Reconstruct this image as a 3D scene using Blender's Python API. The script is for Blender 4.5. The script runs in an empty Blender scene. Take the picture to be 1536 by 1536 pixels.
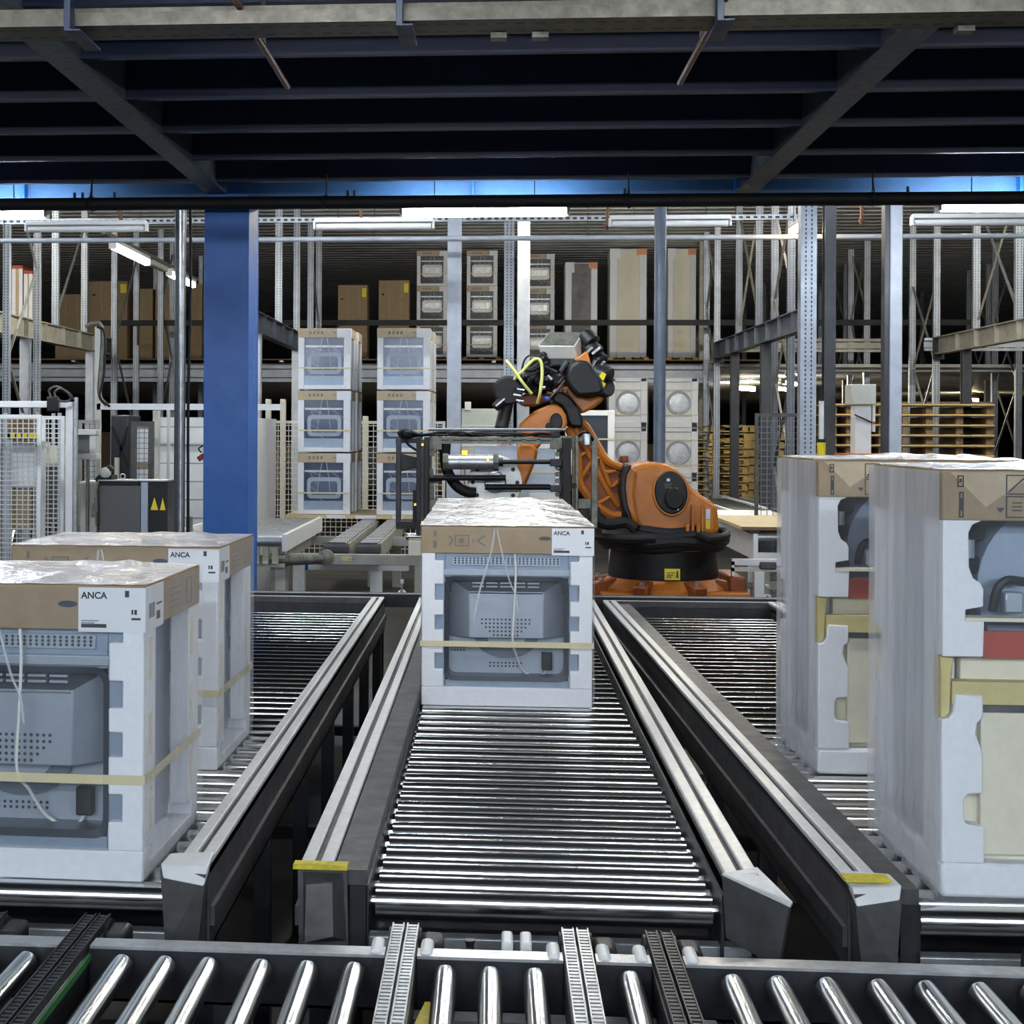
import bpy, math, random
from mathutils import Vector, Matrix
S = bpy.context.scene
R = random.Random(7)
# ---------------------------------------------------------------- camera
F = 2250.; TH = math.radians(4.4); PH = .005; PX = 567.; PY = 647.; ZC = 1.8
_c, _s = math.cos(TH), math.sin(TH)
f0 = Vector((-_s, _c, 0)); r0 = Vector((_c, _s, 0)); u0 = Vector((0, 0, 1))
rv = r0 + u0*PH; uv = u0 - r0*PH
cd = bpy.data.cameras.new('camera'); cam = bpy.data.objects.new('camera', cd); S.collection.objects.link(cam)
rn, un = rv.normalized(), uv.normalized()
m = Matrix.Identity(4)
for i in range(3):
    m[i][0] = rn[i]; m[i][1] = un[i]; m[i][2] = -f0[i]
m[2][3] = ZC
cam.matrix_world = m
cd.sensor_width = 36; cd.lens = 36*F/1536; cd.shift_x = (768-PX)/1536; cd.shift_y = -(768-PY)/1536
cd.clip_start = .05; cd.clip_end = 300
S.camera = cam
def W(px, py, Y):                      # point of the place at depth Y seen at a photo position
    d = f0 + rv*((px-PX)/F) + uv*((PY-py)/F); t = Y/d.y
    return Vector((d.x*t, Y, ZC + d.z*t))
def XW(px, Y): return W(px, PY, Y).x
def ZW(py, Y, px=740): return W(px, py, Y).z
# ---------------------------------------------------------------- world, exposure
w = bpy.data.worlds.new('world'); S.world = w; w.use_nodes = True
w.node_tree.nodes['Background'].inputs[0].default_value = (.55, .68, 1, 1)
w.node_tree.nodes['Background'].inputs[1].default_value = .05
S.view_settings.view_transform = 'Standard'; S.view_settings.look = 'None'
S.view_settings.gamma = 1; S.view_settings.use_curve_mapping = False
S.view_settings.exposure = 0.2
S.cycles.use_denoising = True
S.cycles.max_bounces = 8; S.cycles.transparent_max_bounces = 24
S.cycles.sample_clamp_indirect = 4
FILL_FRONT = 92; FILL_OVER = 46; FILL_AISLE = 250; LAMP_MID = 130; LAMP_BACK = 130; LAMP_WARM = 110  # front, over and aisle strengths belong to lamps added for fill

# ---------------------------------------------------------------- materials
MATS = {}
def mat(name, col, rough=.5, metal=0, noise=0, nscale=8, col2=None, emit=None, estr=0, bump=0, bscale=60, coords='Object'):
    if name in MATS: return MATS[name]
    M = bpy.data.materials.new(name); M.use_nodes = True; nt = M.node_tree; b = nt.nodes['Principled BSDF']
    b.inputs['Roughness'].default_value = rough; b.inputs['Metallic'].default_value = metal
    c4 = (*col, 1)
    if noise or col2 or bump:
        tc = nt.nodes.new('ShaderNodeTexCoord')
    if noise or col2:
        n = nt.nodes.new('ShaderNodeTexNoise'); n.inputs['Scale'].default_value = nscale; n.inputs['Detail'].default_value = 6; n.inputs['Roughness'].default_value = .7
        nt.links.new(tc.outputs[coords], n.inputs['Vector'])
        r = nt.nodes.new('ShaderNodeValToRGB'); r.color_ramp.elements[0].position = .35; r.color_ramp.elements[1].position = .68
        r.color_ramp.elements[0].color = (*(col2 or [v*(1-noise) for v in col]), 1); r.color_ramp.elements[1].color = c4
        nt.links.new(n.outputs['Fac'], r.inputs['Fac']); nt.links.new(r.outputs['Color'], b.inputs['Base Color'])
        mr = nt.nodes.new('ShaderNodeMapRange'); mr.inputs['To Min'].default_value = min(1, rough*1.35); mr.inputs['To Max'].default_value = rough*.8
        nt.links.new(n.outputs['Fac'], mr.inputs['Value']); nt.links.new(mr.outputs[0], b.inputs['Roughness'])
    else:
        b.inputs['Base Color'].default_value = c4
    if bump:
        n2 = nt.nodes.new('ShaderNodeTexNoise'); n2.inputs['Scale'].default_value = bscale; n2.inputs['Detail'].default_value = 3
        nt.links.new(tc.outputs[coords], n2.inputs['Vector'])
        bp = nt.nodes.new('ShaderNodeBump'); bp.inputs['Strength'].default_value = bump; bp.inputs['Distance'].default_value = .01
        nt.links.new(n2.outputs['Fac'], bp.inputs['Height']); nt.links.new(bp.outputs[0], b.inputs['Normal'])
    if emit:
        b.inputs['Emission Color'].default_value = (*emit, 1); b.inputs['Emission Strength'].default_value = estr
    MATS[name] = M; return M
def film_mat(name, alpha, col=(.8, .84, .9), rough=.18, bump=.6, bscale=22, stretch=(1, 1, 1)):
    M = bpy.data.materials.new(name); M.use_nodes = True; nt = M.node_tree; nt.nodes.clear()
    out = nt.nodes.new('ShaderNodeOutputMaterial'); mix = nt.nodes.new('ShaderNodeMixShader')
    tr = nt.nodes.new('ShaderNodeBsdfTransparent'); pr = nt.nodes.new('ShaderNodeBsdfPrincipled')
    pr.inputs['Base Color'].default_value = (*col, 1); pr.inputs['Roughness'].default_value = rough
    tc = nt.nodes.new('ShaderNodeTexCoord'); mp = nt.nodes.new('ShaderNodeMapping'); mp.inputs['Scale'].default_value = stretch
    nt.links.new(tc.outputs['Object'], mp.inputs[0])
    n = nt.nodes.new('ShaderNodeTexNoise'); n.inputs['Scale'].default_value = bscale; n.inputs['Detail'].default_value = 4; n.inputs['Distortion'].default_value = .8
    nt.links.new(mp.outputs[0], n.inputs['Vector'])
    bp = nt.nodes.new('ShaderNodeBump'); bp.inputs['Strength'].default_value = bump; bp.inputs['Distance'].default_value = .02
    nt.links.new(n.outputs['Fac'], bp.inputs['Height']); nt.links.new(bp.outputs[0], pr.inputs['Normal'])
    n2 = nt.nodes.new('ShaderNodeTexNoise'); n2.inputs['Scale'].default_value = bscale*.4; n2.inputs['Detail'].default_value = 5
    nt.links.new(mp.outputs[0], n2.inputs['Vector'])
    mr = nt.nodes.new('ShaderNodeMapRange'); mr.inputs['From Min'].default_value = .3; mr.inputs['From Max'].default_value = .7
    sp_ = min(.16, alpha); mr.inputs['To Min'].default_value = max(0, alpha-sp_); mr.inputs['To Max'].default_value = min(1, alpha+sp_)
    nt.links.new(n2.outputs['Fac'], mr.inputs['Value'])
    nt.links.new(mr.outputs[0], mix.inputs[0]); nt.links.new(tr.outputs[0], mix.inputs[1]); nt.links.new(pr.outputs[0], mix.inputs[2])
    nt.links.new(mix.outputs[0], out.inputs[0]); return M
def perf_mat(name, col, pitch=.038, axis=2, across=0, rows=(-.024, .024), hw=.006, metal=.6, rough=.45):
    # sheet steel with a punched row of slots that repeats along one axis
    M = mat(name, col, rough, metal, noise=.25, nscale=6); nt = M.node_tree; b = nt.nodes['Principled BSDF']
    src = b.inputs['Base Color'].links[0].from_socket
    tc = nt.nodes.new('ShaderNodeTexCoord'); sp = nt.nodes.new('ShaderNodeSeparateXYZ'); nt.links.new(tc.outputs['Object'], sp.inputs[0])
    def mth(op, a, bb=None):
        n = nt.nodes.new('ShaderNodeMath'); n.operation = op
        for i, v in enumerate((a, bb)):
            if v is None: continue
            if isinstance(v, (int, float)): n.inputs[i].default_value = v
            else: nt.links.new(v, n.inputs[i])
        return n.outputs[0]
    fr = mth('FRACT', mth('MULTIPLY', sp.outputs[axis], 1/pitch)); on = mth('LESS_THAN', fr, .55)
    tot = None
    for rr in rows:
        d = mth('LESS_THAN', mth('ABSOLUTE', mth('SUBTRACT', sp.outputs[across], rr)), hw)
        tot = d if tot is None else mth('MAXIMUM', tot, d)
    hole = mth('MULTIPLY', on, tot)
    mx = nt.nodes.new('ShaderNodeMix'); mx.data_type = 'RGBA'; nt.links.new(hole, mx.inputs[0]); nt.links.new(src, mx.inputs[6]); mx.inputs[7].default_value = (.05, .055, .065, 1)
    nt.links.new(mx.outputs[2], b.inputs['Base Color']); return M

steel = mat('galvanised steel', (.62, .64, .66), .38, .85, noise=.35, nscale=14)
alu = mat('aluminium profile', (.86, .86, .84), .4, .35, noise=.15, nscale=30)
chrome = mat('zinc roller steel', (.74, .75, .74), .19, 1)
darkst = mat('dark worn steel', (.04, .04, .046), .42, .5, noise=.5, nscale=12)
railgrey = mat('grey brown painted rail', (.105, .103, .105), .5, .5, noise=.4, nscale=10)
rubber = mat('black rubber', (.004, .004, .005), .6, noise=.3)
blackp = mat('black plastic', (.0035, .0035, .0045), .5, noise=.3)
blue = mat('blue painted steel', (.010, .14, .55), .4, 0, noise=.25, nscale=3)
bluef = mat('blue fascia paint', (.045, .13, .29), .42, 0, noise=.25, nscale=3)
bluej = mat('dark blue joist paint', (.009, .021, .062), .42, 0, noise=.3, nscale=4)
greyb = mat('grey primed beam', (.13, .15, .19), .5, .3, noise=.3, nscale=20)
postw = mat('light grey post paint', (.50, .54, .62), .45, .1, noise=.22, nscale=6)
postb = mat('blue grey post paint', (.16, .20, .27), .4, .2, noise=.3, nscale=6)
postd = mat('charcoal post paint', (.038, .042, .05), .42, .2, noise=.3, nscale=6)
beamt = mat('beige grey beam paint', (.40, .39, .34), .5, .2, noise=.3, nscale=5)
cream = mat('cream machine paint', (.62, .62, .56), .5, noise=.15)
white = mat('white enamel', (.82, .83, .83), .4, noise=.1)
foam = mat('white foam packing', (.86, .88, .92), .75, noise=.07, nscale=40, bump=.12, bscale=160)
foamc = mat('cream foam packing', (.80, .76, .60), .75, noise=.08, nscale=30)
foamy = mat('yellowed foam packing', (.66, .56, .24), .7, noise=.15, nscale=20)
card = mat('brown corrugated cardboard', (.36, .26, .15), .7, noise=.2, nscale=12)
cardt = mat('tan cardboard', (.55, .43, .28), .7, noise=.2, nscale=12)
paper = mat('white paper', (.80, .82, .86), .5, noise=.04)
ink = mat('black ink', (.02, .02, .022), .6)
inkg = mat('grey ink', (.16, .14, .12), .7)
zinc = mat('blue grey appliance steel', (.30, .375, .48), .36, .45, noise=.14, nscale=14)
zincl = mat('light appliance steel', (.42, .48, .56), .33, .5, noise=.14, nscale=10)
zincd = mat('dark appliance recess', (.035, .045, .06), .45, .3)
glassd = mat('dark blue oven glass', (.035, .06, .14), .16, .1, noise=.4, nscale=5)
strapm = mat('cream plastic strap', (.68, .60, .36), .45)
traydark = mat('dull tray steel', (.13, .125, .10), .45, .5, noise=.5, nscale=14)
cordm = mat('white cord', (.74, .74, .72), .5)
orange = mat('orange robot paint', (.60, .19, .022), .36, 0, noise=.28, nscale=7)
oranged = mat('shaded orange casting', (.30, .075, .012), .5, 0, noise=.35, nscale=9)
yellow = mat('yellow sticker', (.86, .68, .02), .5)
ytape = mat('yellow tape', (.75, .62, .03), .55, noise=.35, nscale=60)
yhose = mat('pale yellow hose', (.72, .70, .22), .4)
redm = mat('red stripe', (.42, .045, .02), .5, noise=.15)
oreds = mat('orange sticker', (.75, .25, .05), .5)
wood = mat('pallet wood', (.72, .50, .17), .7, noise=.3, nscale=9)
woodd = mat('dark pallet wood', (.24, .15, .07), .75, noise=.4, nscale=9)
ply = mat('plywood board', (.72, .58, .33), .6, noise=.2, nscale=8)
galv = mat('galvanised cable tray', (.27, .265, .22), .45, .5, noise=.5, nscale=16)
brownr = mat('rusty brown conduit', (.20, .10, .06), .45, .3, noise=.4, nscale=20)
greyd = mat('dark grey cabinet paint', (.12, .12, .12), .5, .1, noise=.2, nscale=80)
green = mat('green guide strip', (.015, .12, .03), .5)
ledo = mat('amber indicator', (.9, .35, .02), .4, emit=(1, .35, .02), estr=3)
concrete = mat('dark concrete floor', (.030, .028, .026), .6, 0, noise=.4, nscale=1.2)
deckm = mat('corrugated deck steel', (.62, .63, .62), .4, .1, noise=.3, nscale=2)
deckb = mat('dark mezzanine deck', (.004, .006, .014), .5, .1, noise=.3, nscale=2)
wallm = mat('dark hall cladding', (.05, .05, .055), .7, 0, noise=.3, nscale=1)
wire = mat('pale mesh wire', (.66, .67, .64), .4, .3)
wired = mat('dark mesh wire', (.16, .17, .19), .4, .3)
film_side = film_mat('clear stretch film', .055, (.85, .89, .95), .16, .5, 9, (1, 1, .35))
film_fog = film_mat('foggy stretch film', .52, (.84, .86, .90), .25, .35, 5, (2, 2, .5))
film_top = film_mat('crinkled stretch film', .72, (.80, .81, .84), .22, 1.0, 13)
film_soft = film_mat('soft stretch film', .30, (.86, .88, .92), .22, .35, 6, (1.5, 1.5, .7))
perf = perf_mat('perforated light upright', (.40, .44, .50))
perfd = perf_mat('perforated grey upright', (.17, .19, .23))
trayp = perf_mat('slotted tray steel', (.16, .15, .105), pitch=.072, axis=0, across=1, rows=(-.05, .05), hw=.012)
trays = perf_mat('slotted strut steel', (.55, .58, .62), pitch=.08, axis=0, across=2, rows=(0,), hw=.012)
def lampm(name, col, s): return mat(name, col, .4, emit=col, estr=s)
fill_f = lampm('cool fill light', (.80, .90, 1), FILL_FRONT)
fill_o = lampm('overhead fill light', (.95, .96, 1), FILL_OVER)
fill_a = lampm('aisle fill light', (1, .94, .80), FILL_AISLE)
tube_m = lampm('cool white tube light', (.86, .93, 1), LAMP_MID)
tube_w = lampm('warm tube light', (1, .82, .50), LAMP_WARM)
tube_b = lampm('pale tube light', (1, .93, .78), LAMP_BACK)

# ---------------------------------------------------------------- mesh helpers
class MB:
    def __init__(s): s.v = []; s.f = []; s.mi = []; s.m = 0
    def add(s, vs, fs):
        o = len(s.v); s.v += [Vector(p) for p in vs]; s.f += [[i+o for i in f] for f in fs]; s.mi += [s.m]*len(fs); return s
    def mat(s, i): s.m = i; return s
    def box(s, x0, x1, y0, y1, z0, z1):
        return s.hexa([(x0,y0,z0),(x1,y0,z0),(x1,y1,z0),(x0,y1,z0),(x0,y0,z1),(x1,y0,z1),(x1,y1,z1),(x0,y1,z1)])
    def hexa(s, p): return s.add(p, [(3,2,1,0),(4,5,6,7),(0,1,5,4),(1,2,6,5),(2,3,7,6),(3,0,4,7)])
    def bar(s, a, b, w, h=None, up=(0, 0, 1)):
        a, b = Vector(a), Vector(b); h = h or w; d = (b-a).normalized(); up = Vector(up)
        if abs(d.dot(up)) > .98: up = Vector((0, 1, 0))
        x = d.cross(up).normalized()*(w/2); z = x.cross(d).normalized()*(h/2)
        return s.hexa([a-x-z, a+x-z, b+x-z, b-x-z, a-x+z, a+x+z, b+x+z, b-x+z])
    def cyl(s, a, b, r, n=16, r2=None, cap=True):
        a, b = Vector(a), Vector(b); r2 = r if r2 is None else r2; d = (b-a).normalized()
        t = Vector((0, 0, 1)) if abs(d.z) < .9 else Vector((1, 0, 0)); x = d.cross(t).normalized(); y = d.cross(x)
        vs = []
        for p, q in ((a, r), (b, r2)):
            for i in range(n):
                an = 2*math.pi*i/n; vs.append(p+(x*math.cos(an)+y*math.sin(an))*q)
        fs = [(i, (i+1) % n, n+(i+1) % n, n+i) for i in range(n)]
        if cap: fs += [tuple(range(n-1, -1, -1)), tuple(range(n, 2*n))]
        return s.add(vs, fs)
    def tube(s, pts, r, n=8, sub=6):
        P = smooth(pts, sub) if sub else [Vector(p) for p in pts]
        rings = []; N = len(P); px = None
        for i, p in enumerate(P):
            d = (P[min(i+1, N-1)]-P[max(i-1, 0)])
            d = d.normalized() if d.length > 1e-9 else Vector((0, 0, 1))
            if px is None:
                t = Vector((0, 0, 1)) if abs(d.z) < .9 else Vector((1, 0, 0)); x = d.cross(t).normalized()
            else: x = (px - d*px.dot(d)).normalized()
            px = x; y = d.cross(x); rings.append([p+(x*math.cos(2*math.pi*k/n)+y*math.sin(2*math.pi*k/n))*r for k in range(n)])
        vs = [q for g in rings for q in g]; fs = []
        for i in range(N-1):
            for k in range(n): fs.append((i*n+k, i*n+(k+1) % n, (i+1)*n+(k+1) % n, (i+1)*n+k))
        fs += [tuple(range(n-1, -1, -1)), tuple(range((N-1)*n, N*n))]
        return s.add(vs, fs)
    def prism(s, pts, y0, y1):            # pts = (x, z) outline, pushed out along Y
        A = sum(pts[i][0]*pts[(i+1) % len(pts)][1]-pts[(i+1) % len(pts)][0]*pts[i][1] for i in range(len(pts)))
        if A < 0: pts = pts[::-1]
        n = len(pts); vs = [(p[0], y0, p[1]) for p in pts]+[(p[0], y1, p[1]) for p in pts]
        fs = [tuple(range(n)), tuple(range(2*n-1, n-1, -1))]+[(i, n+i, n+(i+1) % n, (i+1) % n) for i in range(n)]
        return s.add(vs, fs)
    def lathe(s, prof, c, n=32, axis='Z'):  # prof = (r, h)
        vs = []
        for r, h in prof:
            for k in range(n):
                a = 2*math.pi*k/n; p = (r*math.cos(a), r*math.sin(a), h)
                if axis == 'Y': p = (p[0], p[2], p[1])
                vs.append(Vector(c)+Vector(p))
        fs = []
        for i in range(len(prof)-1):
            for k in range(n): fs.append((i*n+k, i*n+(k+1) % n, (i+1)*n+(k+1) % n, (i+1)*n+k))
        fs += [tuple(range(n-1, -1, -1)), tuple(range((len(prof)-1)*n, len(prof)*n))]
        return s.add(vs, fs)
    def ball(s, c, r, sc=(1, 1, 1), n=16):
        c = Vector(c); vs = [c+Vector((0, 0, -r*sc[2]))]; k = n//2
        for i in range(1, k):
            t = -math.pi/2+math.pi*i/k
            for j in range(n): vs.append(c+Vector((r*sc[0]*math.cos(t)*math.cos(2*math.pi*j/n), r*sc[1]*math.cos(t)*math.sin(2*math.pi*j/n), r*sc[2]*math.sin(t))))
        vs.append(c+Vector((0, 0, r*sc[2]))); fs = [(0, 1+(j+1) % n, 1+j) for j in range(n)]
        for i in range(k-2):
            for j in range(n): fs.append((1+i*n+j, 1+i*n+(j+1) % n, 1+(i+1)*n+(j+1) % n, 1+(i+1)*n+j))
        L = len(vs)-1; fs += [(L, L-n+j, L-n+(j+1) % n) for j in range(n)]
        return s.add(vs, fs)
    def build(s, name, mats, parent=None, bevel=0, smoothf=True, seg=2, org=None):
        if not isinstance(mats, (list, tuple)): mats = [mats]
        o0 = Vector(org) if org is not None else Vector((0, 0, 0))
        off = o0.copy(); q = parent
        while q:
            if 'w' in q: off += Vector(q['w']); break
            q = q.parent
        me = bpy.data.meshes.new(name); me.from_pydata([v-off for v in s.v], [], s.f); me.validate(); me.update()
        for mm in mats: me.materials.append(mm)
        if len(mats) > 1 and len(me.polygons) == len(s.mi): me.polygons.foreach_set('material_index', s.mi)
        if smoothf:
            me.polygons.foreach_set('use_smooth', [True]*len(me.polygons))
            try: me.set_sharp_from_angle(angle=math.radians(35))
            except Exception: pass
        o = bpy.data.objects.new(name, me); S.collection.objects.link(o)
        if org is not None: o.location = o0
        if parent: o.parent = parent
        if bevel:
            b = o.modifiers.new('bevel', 'BEVEL'); b.width = bevel; b.segments = seg; b.limit_method = 'ANGLE'; b.angle_limit = math.radians(40)
        return o
def smooth(pts, sub=6):
    P = [Vector(p) for p in pts]
    if len(P) < 3: return P
    out = []; Q = [P[0]*2-P[1]]+P+[P[-1]*2-P[-2]]
    for i in range(1, len(Q)-2):
        a, b, c, d = Q[i-1:i+3]
        for k in range(sub):
            t = k/sub; out.append(.5*((2*b)+(c-a)*t+(2*a-5*b+4*c-d)*t*t+(-a+3*b-3*c+d)*t**3))
    out.append(P[-1]); return out
def tag(o, label, cat, group=None, kind=None):
    if label: o['label'] = label
    if cat: o['category'] = cat
    if group: o['group'] = group
    if kind: o['kind'] = kind
    return o
def thing(name, label, cat, loc=(0, 0, 0), group=None, rz=0):
    o = bpy.data.objects.new(name, None); S.collection.objects.link(o); o.location = loc; o.empty_display_size = .1
    o['w'] = tuple(loc); o.rotation_euler = (0, 0, rz)   # parts are drawn in place, then held relative to this base
    return tag(o, label, cat, group)
def struct(o): o['kind'] = 'structure'; return o
def copy_tree(o, parent=None):
    c = o.copy(); S.collection.objects.link(c); c.parent = parent
    for ch in list(o.children): copy_tree(ch, c)
    return c
def rename(root, **kw):
    for k, v in kw.items(): root[k] = v
    return root
def text_mesh(name, body, size, loc, mats, parent, bold=0, axis='front'):
    cu = bpy.data.curves.new(name, 'FONT'); cu.body = body; cu.size = size; cu.extrude = .0004; cu.offset = bold
    t = bpy.data.objects.new(name, cu); S.collection.objects.link(t)
    dg = bpy.context.evaluated_depsgraph_get(); me = bpy.data.meshes.new_from_object(t.evaluated_get(dg))
    bpy.data.objects.remove(t); rot = Matrix.Rotation(math.pi/2, 4, 'X')
    if axis == 'side': rot = Matrix.Rotation(math.pi/2, 4, 'Z') @ rot
    me.transform(Matrix.Translation(loc) @ rot); me.materials.clear(); me.materials.append(mats)
    o = bpy.data.objects.new(name, me); S.collection.objects.link(o); o.parent = parent; return o
def rrect(x0, x1, z0, z1, r, n=5):
    out = []
    for cx, cz, a0 in ((x1-r, z1-r, 0), (x0+r, z1-r, 90), (x0+r, z0+r, 180), (x1-r, z0+r, 270)):
        for k in range(n+1):
            a = math.radians(a0+90*k/n); out.append((cx+r*math.cos(a), cz+r*math.sin(a)))
    return out

# ================================================================ SETTING
mb = MB().box(-22, 22, -9, 78, -.2, 0); struct(mb.build('floor', concrete))
def corrug(name, x0, x1, y0, y1, z, pitch, dep, m):
    mb = MB(); n = int((y1-y0)/pitch); vs = []; fs = []
    prof = []
    for i in range(n):
        y = y0+i*pitch; prof += [(y, z), (y+pitch*.42, z), (y+pitch*.5, z+dep), (y+pitch*.92, z+dep)]
    for y, zz in prof: vs += [(x0, y, zz), (x1, y, zz)]
    for i in range(len(prof)-1): fs.append((2*i, 2*i+2, 2*i+3, 2*i+1))
    mb.add(vs, fs); k = len(mb.v)
    mb.box(x0, x1, y0, y1, z+dep+.002, z+dep+.06)
    return struct(mb.build(name, m, smoothf=False))
corrug('ceiling', -21, 21, 12.1, 77, 5.45, .42, .11, deckm)
corrug('ceiling_rack_deck', -13.5, 16, 28.6, 77, 2.96, .42, .08, deckm)
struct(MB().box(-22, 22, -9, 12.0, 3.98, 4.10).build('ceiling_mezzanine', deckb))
struct(MB().box(-22, 22, 77.6, 77.8, 0, 6).build('wall_back', wallm))
struct(MB().box(-22.2, -22, -9, 77.8, 0, 6).build('wall_left', wallm))
struct(MB().box(22, 22.2, -9, 77.8, 0, 6).build('wall_right', wallm))

# ================================================================ MEZZANINE STEEL
def ibeam(mb, a, b, w, h, t=.014):
    a, b = Vector(a), Vector(b); z = Vector((0, 0, 1))
    mb.bar(a+z*(t/2), b+z*(t/2), w, t); mb.bar(a+z*(h-t/2), b+z*(h-t/2), w, t); mb.bar(a+z*(h/2), b+z*(h/2), .012, h-2*t); return mb
names = ['nearest the camera', 'second from the camera', 'third from the camera', 'fourth from the camera', 'fifth from the camera', 'sixth from the camera', 'just in front of the bright fascia beam']
for i in range(7):
    Y = 11.0-.92*(6-i)
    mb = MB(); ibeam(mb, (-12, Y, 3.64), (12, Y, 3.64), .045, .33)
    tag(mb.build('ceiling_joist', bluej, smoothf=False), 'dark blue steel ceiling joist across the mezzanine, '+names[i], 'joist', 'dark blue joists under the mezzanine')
for X, l in ((-2.06, 'grey lengthwise mezzanine beam running back to the blue column'), (1.84, 'grey lengthwise mezzanine beam on the right, meeting the fascia right of the middle lamp')):
    mb = MB(); ibeam(mb, (X, -4, 3.56), (X, 11.4, 3.56), .15, .41)
    tag(mb.build('mezzanine_beam', greyb, smoothf=False), l, 'beam', 'lengthwise grey mezzanine beams')
t = thing('fascia_beam', 'bright blue fascia beam along the mezzanine edge above the tube lamps', 'beam', (0, 11.6, 3.56))
mb = MB(); ibeam(mb, (-12, 11.62, 3.56), (12, 11.62, 3.56), .16, .42); mb.build('girder', bluef, t, smoothf=False)
for px in (38, 330, 708, 1100, 1525):
    x = XW(px, 11.6); MB().box(x-.006, x+.006, 11.53, 11.612, 3.575, 3.965).build('stiffener', blue, t)
# column
t = thing('support_column', 'broad bright blue steel column left of the pallet stacks', 'column', (XW(338, 11), 11.2, 0))
x0, x1 = XW(305, 11), XW(372, 11)
mb = MB(); mb.box(x0, x1, 11.0, 11.02, .02, 3.555); mb.box(x0, x1, 11.44, 11.46, .02, 3.555); mb.box(x0+.01, x0+.03, 11.02, 11.44, .02, 3.555); mb.box(x1-.022, x1-.002, 11.02, 11.44, .02, 3.555)
mb.build('shaft', blue, t, bevel=.004); MB().box(x0-.08, x1+.08, 10.92, 11.54, 0, .02).build('base_plate', blue, t)
# black service pipe in front of the fascia
t = thing('service_pipe', 'black service pipe running the full width below the blue fascia', 'pipe', (0, 10.85, 3.4))
MB().cyl((-12, 10.85, ZW(302, 10.85)), (12, 10.85, ZW(302, 10.85)), .047, 16).build('pipe', rubber, t)
zp = ZW(302, 10.85)
for px in (136, 488, 941, 1307):
    x = XW(px, 10.85); mb = MB().cyl((x, 10.85, zp+.03), (x, 10.85, zp+.2), .006, 8); mb.tube([(x, 10.79, zp-.03), (x, 10.79, zp+.03), (x, 10.83, zp+.1), (x, 10.85, zp+.19)], .005, 6, 3)
    mb.tube([(x+.03*math.cos(a/8*6.283), 10.85+.055*math.cos(a/8*6.283), zp+.055*math.sin(a/8*6.283)) for a in range(9)], .005, 6, 1)
    mb.build('hanger', darkst, t)
for px in (110, 122, 135, 170, 520, 530, 935, 1360):
    x = XW(px, 10.85); MB().cyl((x, 10.85, zp+.04), (x, 10.85, zp+.085), .011, 8).build('bolt', darkst, t)
# slotted tray
zt = ZW(46, 5.62); zt = 3.29
t = thing('cable_tray', 'slotted galvanised cable tray crossing the top of the view', 'cable tray', (0, 5.52, zt))
mb = MB().box(-4, 4, 5.44, 5.64, zt, zt+.002); o = mb.build('tray_floor', trayp, None, org=(0, 5.54, zt)); o.parent = t; o.location = (0, .02, 0)
MB().box(-4, 4, 5.44, 5.442, zt, zt+.05).build('near_lip', traydark, t); MB().box(-4, 4, 5.638, 5.64, zt, zt+.05).build('far_lip', traydark, t)
MB().box(-4, 4, 5.47, 5.5, zt+.055, zt+.075).build('inner_strip', traydark, t)
for px in (745, 807, 1442):
    x = XW(px, 5.64); MB().box(x-.03, x+.03, 5.60, 5.66, zt-.022, zt-.001).build('clip', galv, t)
for px, l in ((103, 'dark blue tray hanger bracket at the upper left'), (597, 'dark blue tray hanger bracket near the middle of the tray'), (1075, 'dark blue tray hanger bracket beside the right conduit end')):
    x = XW(px, 5.42); mb = MB().box(x-.012, x+.012, 5.37, 5.43, zt-.03, 3.98); mb.box(x-.012, x+.05, 5.37, 5.66, zt-.034, zt-.026)
    tag(mb.build('tray_hanger', bluej, bevel=.002), l, 'bracket', 'hangers of the slotted tray')
for (pa, pb, l) in (((431, 130), 0, 'rusty brown conduit pipe pointing down at the left of the top tray'), ((1020, 124), 0, 'rusty brown conduit pipe pointing down at the right of the top tray')):
    p = W(pa[0], pa[1], 6.75); q = p+Vector((0, -3.2, 0)); t = thing('conduit', l, 'conduit', p, 'brown conduits under the mezzanine')
    MB().cyl(p, q, .014, 12).build('pipe', brownr, t); MB().cyl(p+Vector((0, .004, 0)), p+Vector((0, .03, -.004)), .009, 10).build('pipe_end', blackp, t)
    MB().bar(p+Vector((0, -.7, .012)), p+Vector((0, -.7, 3.98-p.z)), .02, .02).build('strap', darkst, t)

# ---------------------------------------------------------------- tube lamps
def lamp(label, a, b, m, lit=True, group=None, drop=None, w=.10, fm=None, cat='lamp', hood=1):
    a, b = Vector(a), Vector(b); c = (a+b)/2; t = thing('tube_lamp', label, cat, c, group)
    z = Vector((0, 0, 1))
    MB().bar(a+z*.06, b+z*.06, w*hood, .045).build('housing', fm or white, t, bevel=.006)
    d = (b-a).normalized()
    MB().cyl(a+d*.02, b-d*.02, w*.36, 14).build('diffuser', m if lit else white, t)
    for e in (a, b): MB().bar(e-d*.012+z*.015, e+d*.012+z*.015, w*.9, .09).build('end_cap', fm or white, t, bevel=.004)
    if drop:
        for k in (.2, .8):
            q = a.lerp(b, k); MB().cyl(q+z*.08, Vector((q.x, q.y, drop)), .004, 6).build('hanging_rod', darkst, t)
    return t
zl = ZW(318, 11.0)
for px0, px1, py, l in ((-175, 70, 322, 'lit tube lamp at the left edge below the fascia'), (602, 852, 318, 'lit tube lamp above the middle, over the robot'), (1408, 1656, 310, 'lit tube lamp at the right edge below the fascia')):
    a = W(px0, py, 11.15); b = W(px1, py, 11.15); b.z = a.z = (a.z+b.z)/2
    lamp(l, a, b, tube_m, True, 'lit tube lamps along the fascia', 3.985)
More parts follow.
